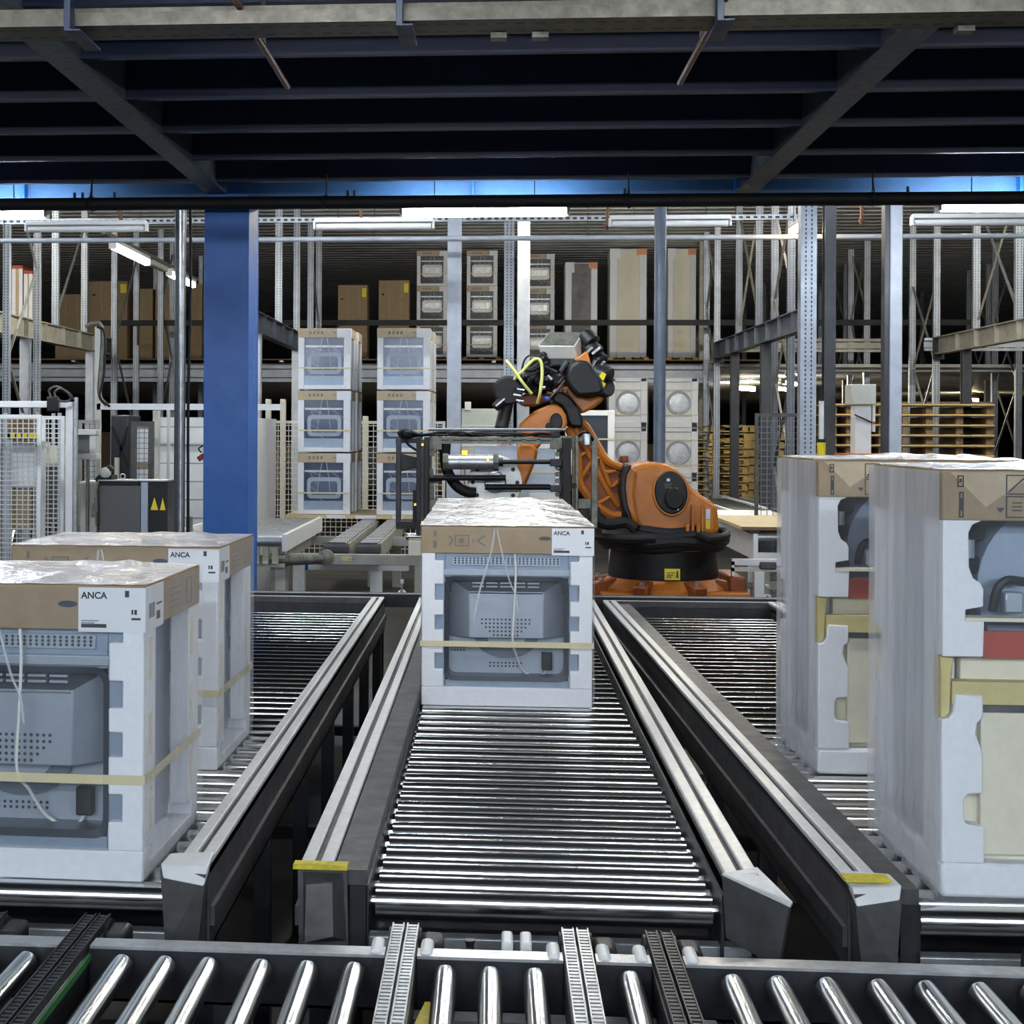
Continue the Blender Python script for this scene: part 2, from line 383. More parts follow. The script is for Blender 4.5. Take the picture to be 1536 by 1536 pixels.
# fill lamps added behind and above the camera, wide hoods keep the ceiling dark
k = 0
FILL_ROWS = {4.2: 'over the front rollers', -2.6: 'first row behind the camera', -5.0: 'second row behind the camera', -7.4: 'third row behind the camera'}
for Y in FILL_ROWS:
    for X, cn in zip((-5.1, -3.0, -.9, 1.2, 3.3, 5.4), ('outermost over the left side', 'over the left conveyor', 'left of the middle conveyor', 'over the middle conveyor', 'over the right conveyor', 'outermost over the right side')):
        lamp('added hooded fill lamp %s, %s' % (FILL_ROWS[Y], cn), (X-.75, Y, 3.45), (X+.75, Y, 3.45), fill_f if Y < 0 else fill_o, True, 'added fill lamps behind and above the camera', 3.98, hood=3.4)
# fixtures behind the fascia
for px0, px1, py, l in ((40, 220, 344, 'unlit tube lamp at the far left behind the fascia'), (472, 650, 340, 'unlit tube lamp above the left pallet stacks'), (915, 1095, 336, 'unlit tube lamp to the right of the blue grey post'), (1368, 1560, 334, 'unlit tube lamp at the far right behind the fascia')):
    a = W(px0, py, 15.2); b = W(px1, py, 15.2); b.z = a.z
    lamp(l, a, b, None, False, 'unlit tube lamps behind the fascia', 5.45)
xl = -4.36; z = ZW(367, 16.9)
lamp('lit tube lamp receding on the left, nearer of the pair', (xl, 16.9, z), (xl, 18.6, z), tube_b, True, 'lit lamps receding on the left', 5.45)
lamp('lit tube lamp receding on the left, farther of the pair', (xl, 19.9, z), (xl, 21.5, z), tube_b, True, 'lit lamps receding on the left', 5.45)
t = thing('lamp_carrier', 'slim metal track carrying the receding lamps on the left', 'track', (xl, 19, z+.1)); MB().bar((xl, 16.5, z+.11), (xl, 21.8, z+.11), .05, .04).build('rail', galv, t); MB().bar((xl, 18.75, z+.03), (xl, 19.6, z+.03), .1, .07).build('joint_box', cream, t, bevel=.01)
t2 = lamp('short warm tube lamp receding at the upper right near the wide perforated upright', (3.12, 15.5, ZW(341, 15.5)), (3.12, 16.1, ZW(341, 15.5)), tube_w, True, None, 5.50, .07)
for px0, px1, py, Y, l, mm in ((1106, 1131, 577, 34, 'small far lamp under the rear deck right of the pallets', tube_b), (1175, 1196, 555, 30, 'small far lamp under the rear deck behind the perforated uprights', tube_b), (1450, 1476, 599, 42, 'small far warm lamp at the right under the rear deck', tube_w),
        (1165, 1187, 545, 34, 'second small far lamp beside the perforated uprights', tube_w)):
    a = W(px0, py, Y); b = W(px1, py-8, Y); b.z = a.z; a.z = b.z = min(a.z, 2.8); lamp(l, a, b+Vector((.2, 1.2, 0)), mm, True, None, 2.96)
# lamps added out of view to brighten the aisles and rear racks
for X, Y, z, mm, l in ((-8.2, 19, 5.2, fill_a, 'added fill lamp high above the left racks'), (.4, 18.5, 5.2, fill_a, 'added fill lamp high above the middle racks'), (5.6, 18.5, 5.2, fill_a, 'added fill lamp high above the right racks'), (9.6, 19, 5.2, fill_a, 'added fill lamp high above the far right racks'), (3.0, 19.3, 5.2, fill_a, 'added fill lamp high in front of the pallet piles'), (-11, 17, 5.2, tube_m, 'added fill lamp high above the far left racks'),
        (-1.6, 13.6, 4.9, tube_m, 'added fill lamp above the left pallet stacks behind the fascia'), (-6.2, 14.5, 4.9, tube_m, 'added fill lamp above the control cabinet behind the fascia'), (3.2, 13.6, 4.9, tube_m, 'added fill lamp above the robot behind the fascia'), (8, 14.5, 4.9, tube_m, 'added fill lamp above the right posts behind the fascia')):
    lamp(l, (X-.75, Y, z), (X+.75, Y, z), mm, True, 'added fill lamps over the aisles', 5.50 if z > 3 else 2.96)

# ================================================================ CONVEYORS
ZR = .73; RR = .034
def feeder(label, xc, y0, y1, rot, caps, wide=(True, False)):
    L = y1-y0; hw = .523
    t = thing('roller_conveyor', label, 'conveyor', (0, 0, 0), 'parallel roller conveyors')
    for sgn, side in ((-1, 0), (1, 1)):
        xo = sgn*hw
        rail = MB()
        # outer web, top lip of two raised strips, lower flange
        rail.box(min(xo, xo-sgn*.075), max(xo, xo-sgn*.075), 0, L, .775, .788)
        rail.box(min(xo, xo-sgn*.006), max(xo, xo-sgn*.006), 0, L, .60, .788)
        rail.box(min(xo, xo-sgn*.04), max(xo, xo-sgn*.04), 0, L, .60, .607)
        rail.box(min(xo+sgn*.001, xo+sgn*.012), max(xo+sgn*.001, xo+sgn*.012), 0, L, .655, .70)
        r = rail.build('side_rail', railgrey, t)
        for a in (.001, .046):
            x = xo-sgn*a; MB().box(min(x, x-sgn*.03), max(x, x-sgn*.03), 0, L, .788, .803).build('guide_strip', alu, r, bevel=.003)
        if wide[side]: MB().box(min(xo-sgn*.078, xo-sgn*.155), max(xo-sgn*.078, xo-sgn*.155), 0, L, .752, .787).build('cover_plate', railgrey, t); MB().box(min(xo-sgn*.115, xo-sgn*.155), max(xo-sgn*.115, xo-sgn*.155), 0, .004, .60, .751).build('front_plate', darkst, t)
        for k in range(7):
            y = .12+k*(L-.3)/6
            MB().box(min(xo-sgn*.008, xo-sgn*.058), max(xo-sgn*.008, xo-sgn*.058), y, y+.05, 0, .60).build('leg', postd, t, bevel=.003)
    xa, xb = (-hw+.16 if wide[0] else -hw+.085), (hw-.085 if not wide[1] else hw-.16)
    for xx in (xa-.004, xb+.004): MB().box(xx-.003, xx+.003, 0, L-.06, .60, .752).build('inner_web', darkst, t)
    n = int((L-.12)/.117)
    me = None
    for k in range(n):
        y = .07+k*.117
        if me is None:
            mbr = MB().cyl((xa+.012, 0, 0), (xb-.012, 0, 0), RR, 22); mbr.cyl((xa-.001, 0, 0), (xb+.001, 0, 0), .011, 10)
            o = mbr.build('roller', chrome, t); me = o
        else:
            o = me.copy(); S.collection.objects.link(o); o.parent = t
        o.location = (0, y, ZR-RR)
    mb = MB().box(-hw+.01, hw-.01, .02, .06, .54, .63); mb.build('end_beam', steel, t, bevel=.004)
    MB().box(-hw+.01, hw-.01, .012, .03, .50, .535).build('cross_tie', railgrey, t)
    MB().box(-hw, hw, L-.03, L, .60, .80).build('tail_beam', railgrey, t); MB().box(-hw, hw, L-.03, L-.018, .80, .804).build('tail_lip', alu, t)
    MB().box(-hw+.06, hw-.06, L-.06, L-.031, .60, .765).build('tail_plate', darkst, t)
    for k in range(3): MB().box(-hw+.06, hw-.06, .6+k*2.1, .65+k*2.1, .12, .17).build('stretcher', postd, t)
    # drip floor under rollers
    MB().box(-hw+.03, hw-.03, .1, L-.1, .585, .592).build('under_pan', darkst, t)
    for sgn, kind in caps:
        xo = sgn*hw; c = MB()
        if kind == 'box':      # plain folded box cap
            c.hexa([(xo-.115*sgn, -.02, .60), (xo, -.02, .62), (xo, .03, .62), (xo-.115*sgn, .03, .60), (xo-.11*sgn, -.015, .79), (xo+.004*sgn, -.015, .795), (xo, .03, .795), (xo-.11*sgn, .03, .79)])
            c.hexa([(xo-.085*sgn, -.07, .655), (xo-.02*sgn, -.07, .64), (xo-.01*sgn, -.02, .63), (xo-.11*sgn, -.02, .63), (xo-.08*sgn, -.05, .77), (xo-.02*sgn, -.05, .765), (xo-.01*sgn, -.02, .785), (xo-.10*sgn, -.02, .785)])
            c.build('end_cap', railgrey, t)
        if kind == 'flare':    # flared guide plate
            c.hexa([(xo-.075*sgn, -.01, .66), (xo+.03*sgn, -.07, .615), (xo+.04*sgn, -.05, .615), (xo-.03*sgn, .02, .66), (xo-.085*sgn, -.01, .80), (xo+.05*sgn, -.085, .755), (xo+.06*sgn, -.065, .755), (xo-.0*sgn, .03, .805)])
            c.build('end_cap', railgrey, t)
            MB().hexa([(xo-.085*sgn, -.012, .801), (xo+.052*sgn, -.088, .756), (xo+.062*sgn, -.063, .756), (xo+.0*sgn, .03, .805), (xo-.085*sgn, -.012, .806), (xo+.052*sgn, -.088, .761), (xo+.062*sgn, -.063, .761), (xo+.0*sgn, .03, .810)]).build('cap_plate', alu, t)
        if kind == 'white':
            c.hexa([(xo-.09*sgn, -.06, .62), (xo-.02*sgn, -.05, .60), (xo, .03, .62), (xo-.09*sgn, .03, .60), (xo-.11*sgn, -.03, .79), (xo+.002*sgn, -.06, .79), (xo, .03, .795), (xo-.11*sgn, .03, .79)])
            c.build('end_cap', railgrey, t)
            MB().hexa([(xo-.1*sgn, -.05, .775), (xo-.0*sgn, -.07, .765), (xo, .05, .80), (xo-.10*sgn, .02, .80), (xo-.11*sgn, -.03, .803), (xo+.004*sgn, -.05, .803), (xo, .055, .812), (xo-.10*sgn, .03, .812)]).build('cap_plate', white, t, bevel=.004)
    tapes = {'mid': [-1], 'right': [-1]}
    t.location = (xc, y0, 0); t.rotation_euler = (0, 0, rot); t['w'] = (0, 0, 0)
    return t
cm = feeder('middle roller conveyor carrying the oven row towards the camera', .082, 3.45, 9.02, 0, [(-1, 'box'), (1, 'flare')])
cl = feeder('left roller conveyor carrying the two left ovens', -1.172, 3.43, 9.02, 0, [(1, 'white')], (False, False))
cr = feeder('right roller conveyor carrying the tall right packages', .082+1.235, 3.43, 9.02, math.radians(1.45), [(-1, 'white')])
MB().box(-.535, -.41, -.035, .0, .797, .806).build('yellow_tape', ytape, cm)
MB().box(-.535, -.41, -.038, -.033, .796, .806).build('yellow_tape', ytape, cm)
MB().box(-.54, -.44, -.045, .005, .813, .818).build('yellow_tape', ytape, cr)
# long dark beam closing the far ends
t = thing('cable_duct', 'long dark duct behind the far ends of the roller conveyors', 'duct', (0, 9.25, 0)); MB().box(-5, 5, 9.2, 9.3, .72, .80).build('duct', darkst, t); MB().box(-5, 5, 9.19, 9.2, .80, .806).build('lip', steel, t)
for x in (-4, -2, -.7, .68, 1.9, 4): MB().box(x-.03, x+.03, 9.22, 9.28, 0, .72).build('leg', darkst, t)
for px, l in ((603, 'small upright sensor on the dark duct left of the oven row'), (1151, 'small upright sensor on the dark duct beside the right package')):
    p = W(px, 885, 9.25); t = thing('sensor', l, 'sensor', (p.x, 9.25, .806), 'small sensors on the dark duct'); MB().cyl((p.x, 9.25, .806), (p.x, 9.25, .86), .006, 8).build('stem', steel, t)
    MB().box(p.x-.012, p.x+.012, 9.24, 9.26, .86, .885).build('head', steel, t, bevel=.003); MB().lathe([(.025, 0), (.02, .01), (.008, .018)], (p.x, 9.25, .806), 12).build('foot', steel, t)
# cross conveyor in front
t = thing('cross_conveyor', 'cross conveyor of short rollers along the bottom edge', 'conveyor', (0, 2.6, 0)); crossc = t
XR = [-1.06, -.972, -.768, -.677, -.586, -.475, -.379, -.282, -.093, -.001, .09, .283, .488, .578, .675, .777, .87, .975, 1.075, 1.175]
YF = 3.10
cxs = [-1.11, -.875, -.186, .182, .362, 1.17]; e_ = [-2.2]+[v for c_ in cxs for v in (c_-.034, c_+.034)]+[2.2]
segs = [(e_[i], e_[i+1]) for i in range(0, len(e_), 2)]
for a, b in segs:
    mb = MB().box(a, b, YF, YF+.012, .60, .709).mat(1); mb.box(a, b, YF, YF+.05, .709, .715).mat(0); mb.box(a, b, YF, YF+.05, .60, .606); mb.build('side_rail', [darkst, steel], t)
MB().box(-2.2, 2.2, 2.0, 2.02, .60, .70).build('side_rail', steel, t)
for x in XR: 
    mb = MB().cyl((x, YF-.02, .682), (x, 2.05, .682), .0245, 22); mb.cyl((x, YF+.0, .682), (x, 2.02, .682), .008, 8); mb.build('roller', chrome, t)
for x in (-2.1, -.55, .43, 1.5):
    MB().box(x-.03, x+.03, YF+.012, YF+.06, 0, .60).build('leg', postd, t); MB().box(x-.03, x+.03, 2.03, 2.09, 0, .60).build('leg', postd, t)
for y in (2.93, 2.8, 2.66, 2.5): MB().box(-2.1, 2.1, y, y+.03, .565, .60).build('cross_tie', railgrey, t)
for k, y in enumerate((2.995, 2.88, 2.74)):
    MB().box(-.2, .45, y, y+.05, .61, .625).build('slat', steel, t)
# yellow smudge strip
MB().hexa([(-.135, 2.86, .66), (-.11, 2.86, .66), (-.15, 2.5, .66), (-.20, 2.5, .66), (-.13, 2.98, .667), (-.118, 2.98, .667), (-.155, 2.5, .668), (-.195, 2.5, .668)]).build('yellow_paint_mark', ytape, t)
def chain(label, x, dark=False, greenl=False):
    t = thing('chain_transfer', label, 'chain conveyor', (x, 2.9, 0), 'chain transfers between the conveyors')
    y0, y1 = 2.02, 3.30
    MB().box(x-.032, x+.032, y0, y1-.03, .615, .70).build('chain_rail', darkst, t, bevel=.003)
    for dx in (-.016, .016):
        mb = MB()
        k = 0; y = y0
        while y < y1-.02:
            mb.box(x+dx-.011, x+dx+.011, y, y+.011, .703, .718); mb.box(x+dx-.013, x+dx-.010, y-.003, y+.015, .700, .721); mb.box(x+dx+.010, x+dx+.013, y-.003, y+.015, .700, .721); y += .0185
        mb.build('chain', darkst if dark else steel, t)
    MB().cyl((x-.035, y1-.03, .665), (x+.035, y1-.03, .665), .05, 20).build('sprocket', darkst, t)
    MB().box(x+.036, x+.085, y1-.11, y1-.02, .63, .71).build('bearing_block', blackp, t, bevel=.012)
    MB().cyl((x+.085, y1-.06, .66), (x+.11, y1-.06, .66), .012, 8).build('bolt', alu, t)
    if greenl: MB().box(x+.033, x+.038, y0, y1-.1, .685, .70).build('guide_strip', green, t)
    else:
        for dx in (-.052, .052): MB().box(x+dx-.014, x+dx+.014, 3.11, 3.20, .655, .722).build('guide_block', white, t, bevel=.01)
    MB().box(x-.02, x+.02, 2.3, 2.36, 0, .615).build('leg', postd, t)
    return t
chain('twin strand chain transfer left of centre below the middle conveyor', -.186)
chain('twin strand chain transfer right of centre below the middle conveyor', .182)
chain('dark chain transfer in front of the right end cap of the middle conveyor', .362, True)
chain('dark chain transfer with green guide left of the first roller group', -.875, True, True)
chain('dark chain transfer at the far left corner', -1.11, True, True)
chain('dark chain transfer at the right bottom corner', 1.17, True)
for x, l in ((.035, 'pair of white blocks on the tie rod, nearest the middle'),):
    t = thing('bearing_pair', l, 'bearing', (x, 3.2, .6)); MB().cyl((-.1, 3.24, .655), (.30, 3.24, .655), .009, 10).build('shaft', foamy, t)
    for d in (0, .04): MB().box(x+d-.012, x+d+.012, 3.2, 3.28, .605, .715).build('block', white, t, bevel=.006)
    MB().box(x-.06, x+.1, 3.21, 3.27, .0, .605).build('stand', postd, t)
    MB().lathe([(.012, 0), (.008, .01), (.012, .02), (.008, .03), (.012, .045)], (-.045, 3.24, .66), 10).build('spring', darkst, t)

# ================================================================ PACKAGED OVENS
def bumpy(w, d, z, h, n=26, seed=1, over=.008, name='top_film', m=None, parent=None, amp=.014):
    rr = random.Random(seed); vs = []; fs = []
    ws = [(rr.uniform(-1, 1)*w/2, rr.uniform(0, 1)*d, rr.uniform(.05, .16), rr.uniform(-.4, 1)*amp, rr.uniform(0, 3)) for _ in range(26)]
    for j in range(n+1):
        for i in range(n+1):
            x = -w/2-over+(w+2*over)*i/n; y = -over+(d+2*over)*j/n; zz = z+h
            e = min(i, n-i, j, n-j)/3.; e = min(1, e)
            for cx, cy, r, a, an in ws:
                dx, dy = x-cx, y-cy; u = dx*math.cos(an)+dy*math.sin(an); v = -dx*math.sin(an)+dy*math.cos(an)
                zz += e*a*math.exp(-(u*u/(r*r*2.2)+v*v/(r*r*.12)))
            zz += rr.uniform(-.0012, .0012)
            vs.append((x, y, max(zz, z+.0015)))
    for j in range(n):
        for i in range(n): a = j*(n+1)+i; fs.append((a, a+1, a+n+2, a+n+1))
    return MB().add(vs, fs).build(name, m, parent)
def holes(mb, xs, zs, y, r=.0045, skip=None):
    for z in zs:
        for x in xs:
            if skip and skip(x, z): continue
            mb.add([(x+r*math.cos(a*math.pi/3), y, z+r*math.sin(a*math.pi/3)) for a in range(6)], [(0, 1, 2, 3, 4, 5)])
HW, HH, DD = .331, .70, .58
def oven(full=True, seed=1):
    t = thing('packaged_oven', 'x', 'oven', (0, 0, 0))
    U = lambda x: (x-731)/1569*1.0; V = lambda y: (1380-y)/1569*1.005
    # foam tray, corner posts with notches, both ends
    fr = MB().box(-HW, HW, 0, .07, 0, V(1268)); fr.box(-HW, HW, DD-.07, DD, 0, V(1268)); fr.box(-HW, HW, .07, DD-.07, 0, .035)
    fr.build('foam_base', foam, t, bevel=.004)
    xi, xn = U(345), U(292)
    zs = [V(1268), V(1160), V(1060), V(920), V(830), V(740), V(640), V(497), V(450)]
    for sg in (-1, 1):
        p = [(-HW, zs[0]), (xi, zs[0]), (xi, zs[1]), (xn, zs[1]), (xn, zs[2]), (xi, zs[2]), (xi, zs[3]), (xn, zs[3]), (xn, zs[4]), (xi, zs[4]), (xi, zs[5]), (xn, zs[5]), (xn, zs[6]), (xi, zs[6]), (xi, zs[7]), (xn, zs[7]), (xn, .66), (-HW, .66)]
        p = [(sg*-1*a if sg == 1 else a, b) for a, b in p]
        if sg == 1: p = [(abs(a), b) for a, b in p]
        MB().prism(p, 0, .062).build('foam_corner', foam, t, bevel=.004)
        MB().prism(p, DD-.062, DD).build('foam_corner', foam, t)
        mb = MB()
        for a, b in ((.062, .115), (DD-.115, DD-.062)): mb.box(sg*HW-(.05 if sg > 0 else 0), sg*HW+(0 if sg > 0 else .05), a, b, V(1268), .66)
        mb.build('side_foam', foam, t, bevel=.003)
        mb = MB()
        for z in (.16, .34, .52): mb.box(min(sg*(HW-.001), sg*(HW+.0015)), max(sg*(HW-.001), sg*(HW+.0015)), .045, .075, z-.05, z+.05); mb.box(min(sg*(HW-.001), sg*(HW+.0015)), max(sg*(HW-.001), sg*(HW+.0015)), DD-.10, DD-.07, z-.05, z+.05)
        mb.build('foam_mark', foamc, t)
    # steel body: box behind, with a framed recess in its back
    bx0, bx1 = U(292), U(1168)
    px0, px1, pz0, pz1 = U(355), U(1105), V(1225), V(600)
    body = MB().box(bx0+.012, bx1-.012, .15, DD-.05, .04, .64)
    # frame around recess, as ring
    ring_o = [(bx0, .05), (bx1, .05), (bx1, .645), (bx0, .645)]
    body.box(bx0, px0, .022, .15, .05, .645); body.box(px1, bx1, .022, .15, .05, .645); body.box(px0, px1, .022, .15, .05, pz0); body.box(px0, px1, .022, .15, pz1, .645)
    b = body.build('steel_body', zinc, t, bevel=.002)
    # corner fillets + dark gap
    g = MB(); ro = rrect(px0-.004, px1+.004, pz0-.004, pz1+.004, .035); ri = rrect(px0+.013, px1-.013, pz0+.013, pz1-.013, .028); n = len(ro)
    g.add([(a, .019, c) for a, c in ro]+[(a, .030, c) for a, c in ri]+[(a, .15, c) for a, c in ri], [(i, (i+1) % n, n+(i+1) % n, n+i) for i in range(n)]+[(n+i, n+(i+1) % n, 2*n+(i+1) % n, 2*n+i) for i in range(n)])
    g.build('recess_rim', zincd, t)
    # recessed back panel with sloping hood
    A = [(px0+.012, pz0+.01), (px1-.012, pz0+.01), (px1-.012, pz1-.01), (px0+.012, pz1-.01)]
    MB().box(px0, px1, .118, .125, pz0, pz1).build('back_panel', zincl, t)
    hx0, hx1, hz0, hz1 = U(500), U(958), V(975), V(690)
    ox0, ox1, oz0, oz1 = U(368), U(1090), V(975), V(615)
    hood = MB().add([(ox0, .118, oz0), (ox1, .118, oz0), (ox1, .118, oz1), (ox0, .118, oz1), (hx0, .045, hz0), (hx1, .045, hz0), (hx1, .045, hz1), (hx0, .045, hz1)],
        [(0, 1, 5, 4), (1, 2, 6, 5), (3, 0, 4, 7), (4, 5, 6, 7)]); hood.box(hx0, hx1, .045, .052, hz1-.012, hz1); MB().box(ox0, ox1, .108, .117, hz1-.01, oz1+.015).build('hood_shade_panel', zincd, t)  # dark panel paints the shade of the cavity above the hood
    h = hood.build('hood', zincl, t, bevel=.004)
    mb = MB().box(U(515), U(945), .048, .056, V(712), V(690)); 
    if full:
        sl = MB()
        for z in (V(640), V(662)):
            for i in range(5): x = U(520+i*85); sl.box(x, x+.045, .06, .075, z-.003, z+.003)
        sl.build('vent_slots', zincl, t)
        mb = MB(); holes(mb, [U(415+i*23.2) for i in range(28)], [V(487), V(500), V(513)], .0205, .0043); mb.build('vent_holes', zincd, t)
    MB().box(U(340), U(1115), .012, .024, V(590), V(548)).build('ledge', zincl, t, bevel=.004)
    MB().box(U(395), U(1060), .016, .0215, V(528), V(472)).build('vent_strip', zincl, t, bevel=.002)
    if full:
        mb = MB(); holes(mb, [U(415+i*23.2) for i in range(28)], [V(484), V(498), V(512)], .0155, .0042)
        cx = U(731)
        holes(mb, [U(580+i*24.3) for i in range(13)], [V(860+i*24) for i in range(5)], .0442, .0045, lambda x, z: abs(x-cx) > .105-(V(872)-z)*.9 if z < V(872) else False)
        mb.build('vent_holes', zincd, t)
        mb = MB(); holes(mb, [U(392+i*19) for i in range(5)], [V(1046), V(1066)], .1172, .0043); holes(mb, [U(632+i*24) for i in range(9)], [V(1142), V(1162)], .1172, .0043)
        mb.build('vent_holes', zincd, t)
    # fan disc
    mb = MB(); c = (U(731), V(980)); mb.add([(c[0], .100, c[1])]+[(c[0]+.125*math.cos(a*math.pi/24), .100, c[1]-.082*math.sin(a*math.pi/24)) for a in range(25)]+[(c[0]+.125*math.cos(a*math.pi/24), .118, c[1]-.082*math.sin(a*math.pi/24)) for a in range(25)],
        [(0, i+1, i+2) for i in range(24)]+[(1+i, 26+i, 27+i, 2+i) for i in range(24)]); mb.build('fan_cover', mat('dull fan cover steel', (.13, .16, .20), .4, .4), t)
    mb = MB(); mb.add([(c[0], .099, c[1])]+[(c[0]+.075*math.cos(a*math.pi/24), .099, c[1]-.042*math.sin(a*math.pi/24)) for a in range(25)], [(0, i+1, i+2) for i in range(24)]); mb.build('fan_boss', zincl, t)
    MB().box(U(950), U(1015), .09, .118, V(1178), V(1070)).build('terminal_box', blackp, t, bevel=.004)
    MB().tube([(U(778), -.002, V(452)), (U(785), -.004, V(560)), (U(778), -.004, V(760)), (U(768), .0, V(975)), (U(790), .05, V(1070)), (U(830), .09, V(1175)), (U(900), .105, V(1222)), (U(955), .105, V(1210)), (U(978), .10, V(1178))], .0042, 8).build('power_cord', cordm, t)
    # cardboard cap, label and print
    cp = MB().box(-HW-.003, HW+.003, -.003, DD+.003, V(452), HH); cp.build('cardboard_cap', card, t, bevel=.004)
    MB().box(U(1003), HW+.0042, -.0048, .0, V(458), HH-.004).build('shipping_label', paper, t)
    MB().box(HW+.002, HW+.0048, -.0046, .17, V(458), HH-.004).build('shipping_label', paper, t)
    pr = MB(); y0, y1 = -.0042, -.0034
    def rect_outline(x0, x1, z0, z1, th=.004):
        pr.box(x0, x1, y0, y1, z0, z0+th); pr.box(x0, x1, y0, y1, z1-th, z1); pr.box(x0, x0+th, y0, y1, z0, z1); pr.box(x1-th, x1, y0, y1, z0, z1)
    rect_outline(U(412), U(500), V(408), V(338))
    pr.box(U(438), U(470), y0, y1, V(388), V(360)); pr.bar((U(600), -.0038, V(340)), (U(550), -.0038, V(373)), .006, .0008, (0, 1, 0)); pr.bar((U(550), -.0038, V(373)), (U(600), -.0038, V(406)), .006, .0008, (0, 1, 0))
    pr.bar((U(378), -.0038, V(345)), (U(400), -.0038, V(373)), .006, .0008, (0, 1, 0)); pr.bar((U(400), -.0038, V(373)), (U(378), -.0038, V(402)), .006, .0008, (0, 1, 0)); pr.box(U(518), U(530), y0, y1, V(378), V(368))
    pr.box(U(283), U(300), y0, y1, V(350), V(315)); pr.box(U(280), U(303), y0, y1, V(420), V(375))
    pr.build('print', inkg, t)
    mb = MB(); mb.add([(U(962)+.024*math.cos(a/8*math.pi), -.0044, V(356)+.008*math.sin(a/8*math.pi)) for a in range(16)], [tuple(range(16))]); mb.build('hand_hole', zincd, t)
    if full:
        text_mesh('label_text', 'ANCA', .022, (U(1014), -.0052, V(334)), ink, t, .0006)
        mb = MB()
        for k in range(2): mb.box(U(1014), U(1080-k*15), -.0052, -.0048, V(418+k*8), V(415+k*8))
        mb.box(U(1014), U(1110), -.0052, -.0048, V(442), V(428))
        mb.box(U(1180), U(1196), -.0052, -.0048, V(328), V(304)); mb.box(U(1205), U(1212), -.0052, -.0048, V(392), V(374)); mb.box(U(1216), U(1226), -.0052, -.0048, V(392), V(374)); mb.box(U(1205), U(1240), -.0052, -.0048, V(412), V(404))
        for k in range(7): mb.box(HW+.0048, HW+.0052, .03+k*.008, .034+k*.008, .62, .655)
        mb.box(HW+.0048, HW+.0052, .1, .135, .61, .63); mb.box(HW+.0048, HW+.0052, .1, .15, .645, .65)
        mb.build('label_print', ink, t)
        mb = MB()
        for k in range(4): mb.box(HW+.0032, HW+.004, .24, .36, .618+k*.016, .621+k*.016)
        mb.box(HW+.0032, HW+.004, .42, .425, .61, .68); mb.box(HW+.0032, HW+.004, .48, .485, .61, .68); mb.box(HW+.0032, HW+.004, .42, .485, .61, .614); mb.box(HW+.0032, HW+.004, .42, .485, .676, .68)
        mb.build('side_print', inkg, t)
    # strap
    z = V(1002); mb = MB(); e = .0055
    mb.box(-HW-e, HW+e, -e-.001, -e+.001, z-.011, z+.011); mb.box(-HW-e-.001, -HW-e+.001, -e, DD+e, z-.011, z+.011); mb.box(HW+e-.001, HW+e+.001, -e, DD+e, z-.011, z+.011); mb.box(-HW-e, HW+e, DD+e-.001, DD+e+.001, z-.011, z+.011)
    mb.build('strap', strapm, t)
    # stretch film
    e = .009; rr = random.Random(seed); vs = []; fs = []; per = []
    for i in range(25): per.append((-HW-e+(2*HW+2*e)*i/24, -e))
    for i in range(1, 21): per.append((HW+e, -e+(DD+2*e)*i/20))
    for i in range(1, 25): per.append((HW+e-(2*HW+2*e)*i/24, DD+e))
    for i in range(1, 20): per.append((-HW-e, DD+e-(DD+2*e)*i/20))
    n = len(per); cols = [rr.uniform(-.003, .003) for _ in per]
    for k, z in enumerate([.004, .03, .07, .15, .25, .35, .45, .56, .64, .697]):
        for j, (x, y) in enumerate(per):
            q = cols[j]+(rr.uniform(-.004, .004) if z < .1 else rr.uniform(-.0008, .0008)); nx = x/(HW); ny = (y-DD/2)/(DD/2)
            if abs(nx) > 1: vs.append((x+q*math.copysign(1, nx), y, z))
            else: vs.append((x, y+q*math.copysign(1, ny), z))
    for k in range(9):
        for j in range(n): fs.append((k*n+j, k*n+(j+1) % n, (k+1)*n+(j+1) % n, (k+1)*n+j))
    mb = MB().add(vs[:], fs); o = mb.build('side_film', [film_side, film_soft], t)
    for p in o.data.polygons:
        c = p.center
        if abs(c.x) > HW+.004 and .0 < c.y < DD: p.material_index = 1
    bumpy(2*HW, DD, HH, .004, seed=seed, m=film_top, parent=t)
    if full:
        fo = MB(); fo.tube([(U(655), -.012, V(300)), (U(640), -.013, V(420)), (U(600), -.012, V(560)), (U(560), -.011, V(700)), (U(530), -.011, V(860))], .0045, 6); fo.build('film_fold', film_soft, t)
        fo = MB(); fo.tube([(U(668), -.012, V(300)), (U(700), -.013, V(440)), (U(750), -.012, V(620)), (U(785), -.011, V(700)), (U(800), -.011, V(800))], .0035, 6); fo.build('film_fold', film_soft, t)
    return t
ov = oven(True)
def place(o, loc, label, group=None, rz=0, cat=None):
    o.location = loc; o.rotation_euler = (0, 0, rz); o['label'] = label
    if group: o['group'] = group
    if cat: o['category'] = cat
    return o
zc = ZR+.001; gr = 'film wrapped ovens on the roller conveyors'
place(ov, (.055, 5.86, zc), 'film wrapped oven at the head of the middle conveyor, front fully in view', gr)
for k, (y, l) in enumerate(((6.47, 'film wrapped oven second in the middle row, only its top showing'), (7.07, 'film wrapped oven third in the middle row, only its top showing'), (7.67, 'film wrapped oven last in the middle row, nearest the gripper'))):
    place(copy_tree(ov), (.052-.004*k, y, zc), l, gr, .006*(k-1))
place(copy_tree(ov), (-.821-.331, 3.50, zc), 'large blurred oven package at the left edge, nearest the camera', gr, math.radians(-1.5))
place(copy_tree(ov), (-.862-.331, 4.67, zc), 'film wrapped oven standing behind the nearest left package', gr, math.radians(-1.0))

